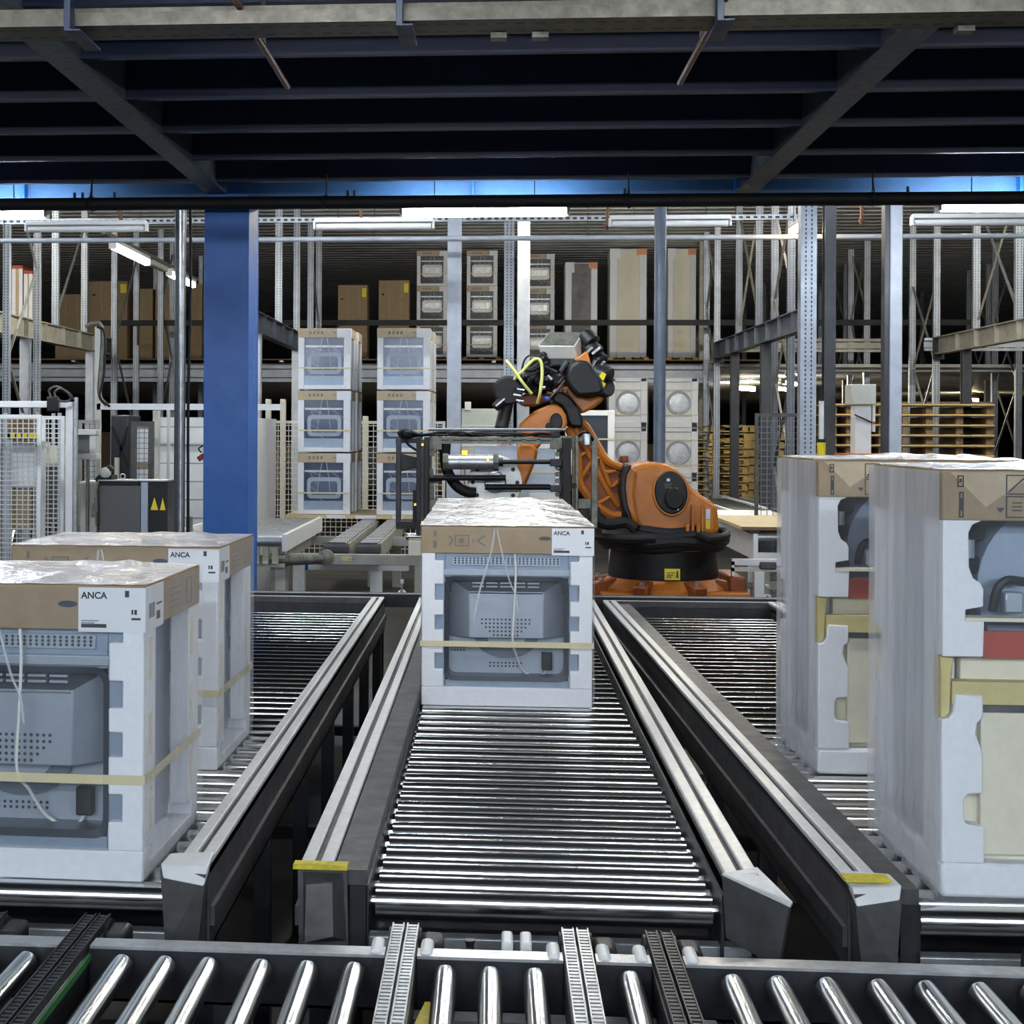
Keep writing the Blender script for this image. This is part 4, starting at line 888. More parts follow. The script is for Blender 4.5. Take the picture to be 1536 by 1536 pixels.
MB().cyl(K(545, 275, 12.1), K(600, 250, 12.2), .07, 14).build('dress_link', rubber, t, bevel=.01)
MB().cyl(K(516, 318, 12.0), K(482, 352, 12.0), .04, 14).build('hose_clamp', blackp, t, bevel=.02)
MB().bar(K(522, 312, 11.95), K(486, 342, 11.95), .016, .012).build('clamp_edge', steel, t)
for k in range(7):
    p = K(556+rr.uniform(-8, 30), 262+k*11, 11.98); MB().bar(p, p+Vector((.06, 0, -.01)), .012, .012).build('spring_strip', steel if k % 2 else blackp, t)

# ================================================================ POSTS AND RACKS
def post(label, px0, px1, Y, m, z0=0, z1=5.45, kind='box', name='post', group=None, d=None):
    x0, x1 = XW(px0, Y), XW(px1, Y); w_ = x1-x0; d = d or w_
    t = thing(name, label, 'post', ((x0+x1)/2, Y, z0), group)
    xm = (x0+x1)/2
    if kind == 'box': MB().box(x0, x1, Y, Y+d, z0+.012, z1).build('shaft', m, t, bevel=w_*.08)
    elif kind == 'tube': MB().cyl((xm, Y+w_/2, z0+.012), (xm, Y+w_/2, z1), w_/2, 20).build('shaft', m, t)
    elif kind == 'h':
        mb = MB().box(x0, x1, Y, Y+.012, z0+.012, z1); mb.box(x0, x1, Y+d-.012, Y+d, z0+.012, z1); mb.box(xm-.005, xm+.005, Y+.012, Y+d-.012, z0+.012, z1); mb.build('shaft', m, t, smoothf=False)
    elif kind == 'c':     # folded upright with a slotted face
        mb = MB().box(x0, x1, Y, Y+.004, z0+.012, z1); mb.box(x0, x0+.004, Y+.004, Y+d, z0+.012, z1); mb.box(x1-.004, x1, Y+.004, Y+d, z0+.012, z1); mb.box(x0, x0+w_*.3, Y+d-.004, Y+d, z0+.012, z1); mb.box(x1-w_*.3, x1, Y+d-.004, Y+d, z0+.012, z1)
        o = mb.build('shaft', m, None, smoothf=False, org=(xm, Y, z0)); o.parent = t; o.location = (0, 0, 0)
    MB().box(x0-w_*.3, x1+w_*.3, Y-w_*.3, Y+d+w_*.3, z0, z0+.012).build('foot_plate', m if kind != 'c' else steel, t)
    return t
post('light grey post left of the robot, in line with the middle lamp', 670, 691, 16.2, postw, kind='h', d=.14)
post('wide blue grey post behind the robot head', 775, 794, 19.5, postw, kind='box', d=.12)
post('round blue grey post right of the robot head', 981, 999, 14.0, postb, kind='tube')
t = post('white square post right of the wide perforated upright', 1334, 1353, 13.0, postw, kind='box', d=.05)
x0 = XW(1327, 13.0); x1 = XW(1334, 13.0); MB().box(x0, x1, 13.02, 13.14, .0, 5.45).build('dark_side', postd, t)  # charcoal strip makes the left side of the post darker
t = post('black and grey round post left of the blue column', 261, 276, 12.0, postd, kind='box', z1=3.98, d=.06); x = XW(273, 12.0); MB().cyl((x, 11.96, 0), (x, 11.96, 3.98), .022, 14).build('highlight_strip', steel, t)  # steel pipe stands in for the highlight on the dark tube
x = XW(283, 12.0); MB().tube([(x, 12.0, 3.9), (x+.01, 12.0, 3), (x-.005, 12.0, 2), (x, 12.0, .9)], .012, 8).build('cable', rubber, t); MB().box(x-.02, x+.03, 12.0, 12.04, .95, 1.1).build('cable_box', galv, t)
post('dark charcoal post next to the wide perforated upright', 1236, 1253, 15.0, postd, kind='h', d=.12)
RG = 'perforated rack uprights'
post('widest perforated rack upright, left of the charcoal post', 1200, 1224, 12.75, perf, kind='c', group=RG, name='rack_upright')
post('perforated rack upright left of the wide blue grey post, behind the robot', 755, 770, 18.5, perf, kind='c', group=RG, name='rack_upright')
def Y_X(X): return X > 3
def frame_row(specs, X, zb, labels, m=perf, zt=5.45, w_=.10, brace=True, grp=None):
    """pairs of uprights one behind the other with crossing braces: one rack frame each"""
    for (ya, yb), l in zip(specs, labels):
        t = thing('storage_rack', l, 'rack frame', (X, ya, zb), grp)
        for y in (ya, yb):
            mb = MB().box(X-w_/2, X+w_/2, y, y+.004, zb, zt); mb.box(X-w_/2, X-w_/2+.004, y+.004, y+w_*.8, zb, zt); mb.box(X+w_/2-.004, X+w_/2, y+.004, y+w_*.8, zb, zt)
            o = mb.build('upright', m, None, smoothf=False, org=(X, y, zb)); o.parent = t; o.location = (0, y-ya, 0)
        if brace:
            h = (yb-ya)*1.0; z = zb+.12; k = 0
            while z+h < zt:
                A, B = ((X, ya+.05, z), (X, yb+.02, z+h)); 
                if k % 2: A, B = ((X, yb+.02, z), (X, ya+.05, z+h))
                MB().bar(A, B, .035, .02).build('brace', steel if m is perf else galv, t, smoothf=False)
                if m is not perf or Y_X(X): MB().bar((X+.02, A[1], B[2]), (X+.02, B[1], A[2]), .03, .015).build('brace', beamt, t, smoothf=False)
                z += h; k += 1
zd = 3.36      # top of the rear rack deck beams
GL = 'rack frames standing on the left lengthwise beam'; frame_row([(22.0, 23.6)], -6.55, zd, ['braced rack frame on the left sloping beam, nearest the left edge'], grp=GL)
frame_row([(25.5, 27.1)], -6.55, 0, ['braced rack frame behind the receding lamps, floor to roof'], grp=GL); frame_row([(26.9, 27.9)], -6.05, 0, ['braced rack frame behind the grey control cabinet, floor to roof'], grp=GL)
GM = 'rack frames right of the blue column'; frame_row([(21.6, 23.6)], -3.12, zd, ['rack frame directly right of the blue column'], grp=GM)
frame_row([(25.4, 26.6)], -3.12, 0, ['second rack frame right of the blue column, left of the brown cartons'], m=perf, grp=GM)
GR = 'rack frames on the right lengthwise beam'; frame_row([(22.2, 24.0)], 3.85, zd, ['rack frame on the inner right sloping beam'], m=perfd, grp=GR)
frame_row([(26.3, 27.6)], 3.85, 0, ['braced rack frame right of the tall white appliances, floor to roof'], grp=GR)
frame_row([(20.7, 21.9)], 4.02, 0, ['perforated rack frame left of the widest upright, floor to roof'], m=perfd, grp=GR)
frame_row([(21.0, 22.8)], 7.12, zd, ['rack frame on the outer right sloping beam, nearest the right edge'], m=perf, grp=GR)
frame_row([(24.8, 26.2)], 7.12, 0, ['braced rack frame right of the white square post, floor to roof'], m=perf, grp=GR)
FG = 'far rack frames in the right aisle'
for i, (px, Y, l) in enumerate(((1300, 29, 'far rack frame left of the white square post'), (1268, 33, 'darker far rack frame between charcoal post and white square post'), (1230, 38, 'far rack frame seen behind the charcoal post'), (1160, 36, 'far rack frame behind the perforated frames right of the pallets'), (1482, 33, 'far rack frame at the right behind the outer sloping beam'), (1405, 38, 'far rack frame just right of the white square post'), (1528, 28, 'far rack frame at the right edge'), (1116, 44, 'thin distant rack frame above the pallet pile'))):
    frame_row([(Y, Y+1.3)], XW(px, Y), 0, [l], m=(perf, perfd)[i % 2], w_=.11, grp=FG)
FL = 'far rack frames on the left'
for i, (px, Y, l) in enumerate(((8, 19, 'perforated rack frame at the left edge'), (232, 31, 'far rack frame left of the blue column'), (300, 31, 'far rack frame behind the blue column'), (345, 35, 'distant rack frame behind the blue column'))):
    frame_row([(Y, Y+1.3)], XW(px, Y), 0, [l], m=perf, w_=.09, grp=FL)
# cream lattice frames below and beside the tall appliances
frame_row([(29.0, 30.4)], XW(1052, 29.0), 0, ['cream lattice rack frame right of the tall white appliances'], m=beamt, zt=5.45, w_=.09)
# lengthwise sloping beams with their posts
def ybeam(label, X, y0, y1, m, posts, pm, za=3.08, zb=3.36, w_=.14):
    t = thing('lengthwise_beam', label, 'beam', (X, y0, za), 'lengthwise beams carrying the upper racks')
    mb = MB(); ibeam(mb, (X, y0, za), (X, y1, za), w_, zb-za, .016); mb.build('girder', m, t, smoothf=False)
    for k in range(int((y1-y0)/.9)): y = y0+.3+k*.9; MB().box(X-w_/2, X+w_/2, y, y+.012, za+.016, zb-.016).build('stiffener', m, t)
    MB().box(X-w_/2-.02, X+w_/2+.02, y1, y1+.016, za-.08, zb).build('end_plate', darkst, t)
    for y, l in posts:
        p = thing('deck_post', l, 'post', (X, y, 0), 'posts under the lengthwise beams'); q = MB().box(X-w_*.45, X+w_*.45, y-.07, y-.058, .01, za); q.box(X-w_*.45, X+w_*.45, y+.058, y+.07, .01, za); q.box(X-.005, X+.005, y-.058, y+.058, .01, za); q.build('shaft', pm, p, smoothf=False); MB().box(X-.12, X+.12, y-.12, y+.12, 0, .01).build('foot_plate', pm, p)
ybeam('light grey lengthwise beam sloping away at the far left', -6.55, 17.5, 25.0, beamt, ((20.6, 'grey deck post at the far left behind the mesh panel'), (24.0, 'grey deck post left of the small cable post')), postw)
ybeam('dark lengthwise beam right of the blue column', -3.12, 17.0, 25.0, greyb, ((19.6, 'light deck post right of the blue column, nearest'), (23.6, 'light deck post right of the blue column, second')), postw)
ybeam('grey lengthwise beam sloping up toward the perforated uprights on the right', 3.85, 19.2, 26.1, greyb, ((21.7, 'dark deck post left of the mesh fence'), (24.4, 'dark deck post in front of the near pallet pile')), postd)
ybeam('beige lengthwise beam sloping up to the right edge', 7.12, 17.0, 24.7, beamt, ((20.5, 'dark deck post near the right edge'), (23.3, 'dark deck post right of the white square post')), postd)
# rear rack beams across
def xbeam(name, label, px0, px1, pya, pyb, Y, m, cat='beam', grp=None):
    x0, x1 = XW(px0, Y), XW(px1, Y); za, zb = ZW(pyb, Y), ZW(pya, Y); t = thing(name, label, cat, ((x0+x1)/2, Y, za), grp); h = zb-za
    MB().box(x0, x1, Y, Y+.006, za+h*.28, zb-h*.28).build('web', m, t); MB().box(x0, x1, Y-.05, Y+.006, zb-h*.22, zb).build('upper_lip', m, t, bevel=.004); MB().box(x0, x1, Y-.05, Y+.006, za, za+h*.22).build('lower_lip', m, t, bevel=.004)
    return t
xbeam('rack_beam', 'long pale double beam across the rear racks from the left edge to the lattice frame', -60, 1078, 548, 574, 28.0, postw)
xbeam('rack_beam', 'beige cross beam at the right between the sloping beams', 1078, 1330, 508, 528, 26.3, beamt)
xbeam('rack_beam', 'bright cross beam at the right edge below the beige sloping beam', 1385, 1580, 507, 526, 24.8, postw)
t = thing('handrail_beam', 'black horizontal rail across the upper rack goods', 'rail', (0, 27, 3.8)); z = ZW(484, 27); MB().box(XW(150, 27), XW(1470, 27), 27, 27.05, z-.05, z+.05).build('rail', rubber, t)
for px in (205, 505, 690, 1110, 1330): MB().box(XW(px, 27)-.02, XW(px, 27)+.02, 27.05, 27.09, 3.36, z+.04).build('stanchion', darkst, t)
# deck edge strip to carry goods on the left and the right
t = thing('storage_deck', 'grey deck boards holding the goods of the rear upper rack', 'deck', (0, 30, 3.1)); MB().box(-13, 5, 28.03, 34.5, 3.135, 3.155).build('deck_board', woodd, t)
for x in range(-12, 5, 2): MB().box(x-.04, x+.04, 28.1, 34, 3.101, 3.135).build('joist', steel, t)
# white service tube and slotted strut
t = thing('service_tube', 'slim pale horizontal tube in front of the posts', 'tube', (0, 16.0, 3.8)); a = W(-80, 366, 15.9); b = W(1620, 353, 15.9); MB().cyl((a.x, 15.9, 3.845), (b.x, 15.9, 3.845), .026, 12).build('tube', postw, t)
for px in (5, 275, 560, 880, 1250): x = XW(px, 15.9); MB().cyl((x, 15.9, 3.87), (x, 15.9, 5.45), .004, 6).build('hanger', darkst, t)
t = thing('slotted_strut', 'slotted pale strut crossing below the roof behind the lamps', 'strut', (0, 17, 4.25)); z = ZW(328, 17)
o = MB().box(XW(-60, 17), XW(1215, 17), 17, 17.03, z-.03, z+.03).build('strut', trays, None, org=(0, 17, z)); o.parent = t; o.location = (0, 0, z-4.25)
for px in (60, 450, 700, 1000): x = XW(px, 17); MB().cyl((x, 17.015, z+.03), (x, 17.015, 5.32), .005, 6).build('hanger', darkst, t)
# lamp suspension cones (dark cords slanting)
for i, (p, q, l) in enumerate((((133, 305), (185, 348), 'rusty drop pipe slanting by the left unlit lamp'), ((535, 308), (542, 335), 'rusty drop pipe by the unlit lamp over the stacks'), ((930, 305), (910, 338), 'rusty drop pipe by the unlit lamp right of the robot head'), ((1305, 305), (1292, 330), 'rusty drop pipe left of the white square post'))):
    a = W(p[0], p[1]-60, 14.9); b = W(q[0], q[1], 15.4); t = thing('drop_pipe', l, 'pipe', b, 'drop pipes behind the fascia'); a.z = 5.57
    MB().cyl(a, b, .018, 10).build('pipe', brownr, t); MB().lathe([(.0, -.05), (.012, -.045), (.03, 0), (.012, .02)], (b.x, b.y, b.z), 12).build('sprinkler_head', brownr, t)

# ================================================================ GOODS ON THE REAR RACK
def small_pallet(mb, x0, x1, y0, y1, z):
    for k in range(5): a = x0+(x1-x0)*(k/5+.02); mb.box(a, a+(x1-x0)*.16, y0, y1, z+.10, z+.12)
    for yy in (y0, (y0+y1)/2-.04, y1-.08):
        mb.box(x0, x1, yy, yy+.08, z, z+.02)
        for xx in (x0, (x0+x1)/2-.05, x1-.1): mb.box(xx, xx+.1, yy, yy+.08, z+.02, z+.10)
    return mb
def pallet(label, x0, x1, y0, y1, z, m=wood, grp=None):
    t = thing('wooden_pallet', label, 'pallet', ((x0+x1)/2, (y0+y1)/2, z), grp)
    mb = MB()
    for k in range(5): a = x0+(x1-x0)*(k/5+.02); MB().box(a, a+(x1-x0)*.16, y0, y1, z+.10, z+.12).build('deck_plank', m, t)
    for yy in (y0, (y0+y1)/2-.04, y1-.08): MB().box(x0, x1, yy, yy+.08, z, z+.02).build('runner', m, t)
    for yy in (y0, (y0+y1)/2-.04, y1-.08):
        for xx in (x0, (x0+x1)/2-.05, x1-.1): mb.box(xx, xx+.1, yy, yy+.08, z+.02, z+.10)
    for k, xx in enumerate((x0, (x0+x1)/2-.05, x1-.1)): MB().box(xx, xx+.1, y0, y0+.08, z+.02, z+.10).build('block', m, t)
    return t
def window_box(dark=False):
    """oven seen from its door side: foam frame, dark glass, pale gasket ring"""
    t = thing('wrapped_oven', 'x', 'oven', (0, 0, 0)); w_, h, d = .30, .695, .58
    k = 1/442.; U = lambda x: (x-342)*k; V = lambda y: (905-y)*k*1.08
    B = MB(); x0, x1, z0, z1 = U(240), U(440), V(885), V(665)
    B.box(-w_, x0, 0, .05, 0, V(662)); B.box(x1, w_, 0, .05, 0, V(662)); B.box(x0, x1, 0, .05, 0, z0); B.box(-w_, x0+.03, d-.05, d, 0, V(662)); B.box(x1-.03, w_, d-.05, d, 0, V(662)); B.box(-w_, -w_+.03, .05, .12, 0, V(662)); B.box(w_-.03, w_, .05, .12, 0, V(662)); B.box(w_-.03, w_, d-.12, d-.05, 0, V(662))
    B.build('foam_frame', foam, t, bevel=.004)
    MB().box(-w_+.02, w_-.02, .045, d-.03, .03, V(655)).build('steel_body', zincl if not dark else railgrey, t)
    MB().box(x0, x1, .03, .045, z0, z1).build('door_glass', glassd if not dark else zincd, t)
    g = MB(); ro = rrect(U(256), U(428), V(832), V(733), .05); ri = rrect(U(274), U(410), V(815), V(752), .035); n = len(ro)
    g.add([(a, .022, c) for a, c in ro]+[(a, .022, c) for a, c in ri]+[(a, .03, c) for a, c in ro], [(i, (i+1) % n, n+(i+1) % n, n+i) for i in range(n)]+[(2*n+i, 2*n+(i+1) % n, (i+1) % n, i) for i in range(n)]); g.build('gasket_ring', mat('grey gasket', (.34, .40, .50), .5) if not dark else white, t)
    MB().add([(a, .026, c) for a, c in ri], [tuple(range(n))]).build('inner_glass', mat('smoky blue glass', (.085, .13, .24), .2, noise=.4, nscale=6) if not dark else steel, t)
    MB().box(x0+.01, x1-.01, .01, .024, V(709), V(700)).build('door_handle', steel, t)
    MB().box(x0, x1, .022, .03, z0, V(843)).build('lower_panel', zinc if not dark else darkst, t)
    MB().box(-w_-.003, w_+.003, -.003, d+.003, V(664), h).build('cardboard_cap', cardt, t, bevel=.003)
    MB().box(U(406), w_+.0045, -.0046, .1, V(664), h-.003).build('shipping_label', paper, t)
    q = MB()
    for a in (265, 285, 305, 325): q.box(U(a), U(a+11), -.0046, -.0036, V(648), V(634))
    q.box(U(388), U(402), -.0046, -.0036, V(643), V(638)); q.build('print', inkg, t)
    MB().box(-w_-.004, w_+.004, -.006, -.004, V(809), V(802)).build('strap', strapm, t)
    q = MB(); rr = random.Random(4)
    for k_ in range(7): a = U(rr.uniform(245, 400)); c = V(rr.uniform(690, 880)); q.bar((a, -.007, c), (a+rr.uniform(.06, .22), -.007, c-rr.uniform(.02, .16)), .004, .0015, (0, 1, 0))
    q.tube([(U(345), -.007, V(625)), (U(325), -.008, V(700)), (U(310), -.008, V(800))], .003, 5, 3); q.tube([(U(347), -.007, V(625)), (U(362), -.008, V(700)), (U(378), -.008, V(820))], .003, 5, 3); q.build('film_fold', film_fog, t)
    f = MB(); e = .010
    f.add([(-w_-e, -e, .002), (w_+e, -e, .002), (w_+e, d+e, .002), (-w_-e, d+e, .002), (-w_-e, -e, h+.004), (w_+e, -e, h+.004), (w_+e, d+e, h+.004), (-w_-e, d+e, h+.004)], [(0, 1, 5, 4), (1, 2, 6, 5), (2, 3, 7, 6), (3, 0, 4, 7), (4, 5, 6, 7)]); f.build('stretch_film', film_side, t, smoothf=False)
    return t
wb = window_box(); used = [False]
def put_wb(src, flag, *a, **k):
    o = src if not flag[0] else copy_tree(src); flag[0] = True; return place(o, *a, **k)
zs = ZW(777, 17)
n3 = ('bottom', 'middle', 'top')
for sx, side in ((486, 'left'), (605, 'right')):
    X = XW(sx, 17)
    for k in range(3): put_wb(wb, used, (X, 17, zs+.025+k*.712), 'film wrapped oven with dark glass, %s of the %s front pallet stack' % (n3[k], side), 'film wrapped ovens in the two pallet stacks')
    for k in range(3): put_wb(wb, used, (X+.02, 17.63, zs+.025+k*.712), 'film wrapped oven hidden behind the %s one of the %s pallet stack' % (n3[k], side), 'film wrapped ovens behind in the two pallet stacks')
    MB
t = thing('pallet_board', 'thin yellow pallet board under the two oven stacks', 'board', (XW(545, 17), 17.6, zs-.02)); MB().box(XW(430, 17), XW(668, 17), 16.92, 18.3, zs-.02, zs+.022).build('board', ply, t, bevel=.003)
for i, (a, b) in enumerate(((492, 520), (535, 565), (590, 605))): MB().box(XW(a, 17), XW(b, 17), 16.912, 16.919, zs-.018, zs+.02).build('edge_tag', paper, t)
wd = window_box(True); used2 = [False]
YR = 29.6; zr = 3.155
for sx, nm, dk in ((647, 'left', 0), (722, 'right', 0)):
    X = XW(sx, YR); pallet('pallet under the %s oven stack on the upper rack' % nm, X-.38, X+.38, YR-.05, YR+1.1, zr, woodd, 'pallets on the upper rack')
    for k in range(3): put_wb(wd, used2, (X, YR, zr+.121+k*.70), 'pale framed oven, %s of the %s stack on the upper rack' % (n3[k], nm), 'ovens stacked on the upper rack')
X = XW(812, YR+.5)
for k in range(3): put_wb(wd, used2, (X-.05, YR+.6, zr+.121+k*.70), 'shaded oven, %s of the stack behind the wide blue grey post on the upper rack' % n3[k], 'ovens stacked on the upper rack')
pallet('pallet under the shaded ovens behind the wide blue grey post', X-.4, X+.3, YR+.6, YR+1.5, zr, woodd, 'pallets on the upper rack')
def fridge(label, px0, px1, pyt, Y, z, m=white, panel=foamc, grp='tall wrapped appliances on the upper rack'):
    x0, x1 = XW(px0, Y), XW(px1, Y); zt = ZW(pyt, Y); w_ = x1-x0; t = thing('tall_appliance', label, 'appliance', ((x0+x1)/2, Y, z), grp)
    MB().box(x0, x1, Y+.06, Y+.68, z, zt).build('casing', m, t, bevel=.01); MB().box(x0, x0+w_*.2, Y, Y+.06, z, zt).build('foam_edge', foam, t, bevel=.01); MB().box(x1-w_*.2, x1, Y, Y+.06, z, zt-.12).build('foam_edge', foam, t, bevel=.01)
    MB().box(x0+w_*.2, x1-w_*.2, Y+.035, Y+.06, z+.03, zt-.02).build('front_panel', panel, t); MB().box(x0+w_*.2, x1-w_*.2, Y+.02, Y+.04, z, z+.1).build('foam_foot', foam, t)
    MB().box(x1-w_*.27, x1, Y-.004, Y+.05, zt-.12, zt).build('orange_label', oreds, t); MB().box(x0-.005, x0+w_*.28, Y-.004, Y+.02, zt-.2, zt+.003).build('paper_label', paper, t)
    MB().add([(x0-.01, Y-.012, z), (x1+.01, Y-.012, z), (x1+.01, Y-.012, zt+.005), (x0-.01, Y-.012, zt+.005), (x0-.01, Y+.7, z), (x0-.01, Y+.7, zt+.005)], [(0, 1, 2, 3), (4, 0, 3, 5)]).build('stretch_film', film_side, t, smoothf=False)
    return t
for a, b, c, Y, l, pm in ((847, 895, 394, 29.6, 'tall wrapped appliance with grey front on the upper rack, left of the taller pair', railgrey), (914, 969, 374, 29.6, 'taller cream wrapped appliance on the upper rack, left of the round post', foamc), (1001, 1043, 374, 29.6, 'taller cream wrapped appliance on the upper rack, right of the round post', foamc)):
    pallet('pallet under the appliance: '+l[:0]+'tall unit %s on the upper rack' % ('with grey front' if a == 847 else 'left of the round post' if a == 914 else 'right of the round post'), XW(a, Y)-.03, XW(b, Y)+.05, Y-.03, Y+.8, zr, wood if a > 860 else woodd, 'pallets on the upper rack')
    fridge(l, a, b, c, Y, zr+.121, panel=pm)
def carton(label, px0, px1, pyt, Y, z, m=card, st=True, d=.6, grp='brown cartons on the upper rack'):
    x0, x1 = XW(px0, Y), XW(px1, Y); zt = ZW(pyt, Y); t = thing('cardboard_carton', label, 'carton', ((x0+x1)/2, Y, z), grp); w_ = x1-x0
    MB().box(x0, x1, Y, Y+d, z, zt).build('box', m, t, bevel=.006); MB().box(x0+w_*.33, x0+w_*.34, Y-.002, Y, z, zt).build('seam', cardt, t); MB().box(x0+w_*.72, x0+w_*.73, Y-.002, Y, z, zt).build('seam', cardt, t)
    if st: MB().box(x1-w_*.18, x1-.02, Y-.003, Y, zt-.24, zt-.06).build('yellow_sticker', yellow, t)
    MB().box(x0+w_*.1, x0+w_*.18, Y-.003, Y, zt-.3, zt-.26).build('print', ink, t)
    return t
for a, b, c, l in ((506, 550, 427, 'brown carton with yellow sticker on the upper rack, left of the pair'), (567, 613, 420, 'brown carton with yellow sticker on the upper rack, right of the pair')):
    pallet('pallet under the %s brown carton of the pair' % ('left' if a == 506 else 'right'), XW(a, YR)-.03, XW(b, YR)+.03, YR-.03, YR+.8, zr, woodd, 'pallets on the upper rack'); carton(l, a, b, c, YR, zr+.121)
for i, (a, b, c, l) in enumerate(((82, 128, 440, 'dark carton on the upper rack at the left'), (132, 190, 420, 'dark carton on the upper rack behind the receding lamps'), (205, 228, 432, 'narrow dark carton on the upper rack left of the black post'), (232, 262, 425, 'dark carton on the upper rack at the black post'), (285, 302, 425, 'dark carton on the upper rack just left of the blue column'))):
    carton(l, a, b, c, YR+.4, zr+.1, card, i in (1,), grp='dark cartons on the upper left rack'); x0 = XW(a, YR+.4); x1 = XW(b, YR+.4)
    t = thing('low_pallet', 'wooden base under the %s' % l.replace(' on the upper rack', ''), 'pallet', ((x0+x1)/2, YR+.7, zr)); MB().box(x0, x1, YR+.4, YR+1.0, zr+.08, zr+.099).build('top_board', wood, t); MB().box(x0, x1, YR+.4, YR+.48, zr, zr+.08).build('runner', woodd, t); MB().box(x0, x1, YR+.9, YR+1.0, zr, zr+.08).build('runner', woodd, t)
for a, b, c, l in ((17, 33, 396, 'red topped white crate at the left edge of the upper rack'), (35, 48, 404, 'second red topped white crate on the upper left rack')):
    Y = 24.0; x0, x1 = XW(a, Y), XW(b, Y); t = thing('white_crate', l, 'crate', (x0, Y, 3.37)); MB().box(x0, x1, Y, Y+.5, 3.37, ZW(c, Y)-.05).build('crate_body', cardt, t, bevel=.01); MB().box(x0, x1, Y-.01, Y+.5, ZW(c, Y)-.05, ZW(c, Y)).build('red_lid', redm, t); MB().box(x0, x0+.06, Y-.012, Y, 3.37, ZW(c, Y)-.05).build('foam_edge', foam, t); MB().box(x1-.06, x1, Y-.012, Y, 3.37, ZW(c, Y)-.05).build('foam_edge', foam, t)
    MB().box(x0, x1, Y, Y+.5, 3.34, 3.37).build('base_board', woodd, t)
t = thing('crate_shelf', 'short shelf carrying the red topped crates at the upper left', 'shelf', (-7.6, 24, 3.3)); MB().box(-8.4, -6.63, 23.8, 24.7, 3.29, 3.339).build('board', darkst, t); MB().box(-8.3, -8.2, 24, 24.1, 0, 3.29).build('leg', postd, t)
# washing machines under the deck
def washer(label, px, Y, z, grp='wrapped washing machines under the deck'):
    x = XW(px, Y); w_ = .33; h = .88; t = thing('washing_machine', label, 'washing machine', (x, Y, z), grp)
    MB().box(x-w_, x+w_, Y+.05, Y+.65, z, z+h).build('casing', white, t, bevel=.02); MB().box(x-w_-.01, x-w_+.11, Y, Y+.08, z, z+h).build('foam_post', foam, t, bevel=.01); MB().box(x+w_-.11, x+w_+.01, Y, Y+.08, z, z+h).build('foam_post', foam, t, bevel=.01); MB().box(x-w_, x+w_, Y, Y+.08, z, z+.1).build('foam_foot', foam, t, bevel=.01); MB().box(x-w_, x+w_, Y, Y+.08, z+h-.07, z+h).build('foam_top', foam, t, bevel=.01)
    MB().lathe([(.17, .0), (.205, -.02), (.215, .0), (.215, .03)], (x, Y+.03, z+.44), 32, 'Y').build('door_ring', postw, t); MB().lathe([(.0, .0), (.16, .005), (.17, .02)], (x, Y+.02, z+.44), 32, 'Y').build('door_glass', steel, t)
    MB().box(x-w_-.01, x+w_+.01, Y-.006, Y-.003, z+.22, z+.235).build('strap', strapm, t); MB().box(x-w_-.01, x+w_+.01, Y-.006, Y-.003, z+.66, z+.675).build('strap', strapm, t)
    MB().add([(x-w_-.03, Y-.015, z), (x+w_+.03, Y-.015, z), (x+w_+.03, Y-.015, z+h+.01), (x-w_-.03, Y-.015, z+h+.01), (x-w_-.03, Y+.7, z), (x-w_-.03, Y+.7, z+h+.01)], [(0, 1, 2, 3), (4, 0, 3, 5)]).build('stretch_film', film_side, t, smoothf=False)
YW = 28.0*.96
for px, l in ((942, 'left'), (1018, 'right')):
    x = XW(px, YW); pallet('pallet under the %s washing machine stack' % l, x-.4, x+.4, YW-.03, YW+.8, .0, wood, 'pallets of the washing machines')
    for k, q in enumerate(('lowest', 'middle', 'top')): washer('wrapped washing machine, %s of the %s stack under the deck' % (q, l), px, YW, .121+k*.885-0.0)
# smaller white wrapped appliances seen through the gripper
for px, z, l in ((806, .9, 'lower wrapped appliance seen through the right half of the gripper'), (885, 1.35, 'white wrapped appliance with meshed front behind the robot elbow')):
    Y = 20.5 if px == 885 else 20.2; x = XW(px, Y); t = thing('wrapped_appliance', l, 'appliance', (x, Y, z-.9 if px == 806 else .45)); zt = z+.75
    MB().box(x-.32, x+.32, Y+.03, Y+.6, z, zt).build('casing', zincl if px == 806 else zincd, t); MB().box(x-.33, x-.24, Y, Y+.05, z, zt).build('foam_post', foam, t, bevel=.008); MB().box(x+.24, x+.33, Y, Y+.05, z, zt).build('foam_post', foam, t, bevel=.008); MB().box(x-.24, x+.24, Y, Y+.05, z, z+.08).build('foam_foot', foam, t); MB().box(x-.24, x+.24, Y, Y+.05, zt-.07, zt).build('foam_top', foam, t); MB().box(x-.33, x+.33, Y-.006, Y-.002, z+.35, z+.37).build('strap', strapm, t)
    MB().box(x-.36, x+.36, Y, Y+.65, z-.12, z-.001).build('base_pallet', wood, t)
    for dx in (-.3, .3): MB().box(x+dx-.03, x+dx+.03, Y+.1, Y+.16, 0, z-.12).build('leg', steel, t)

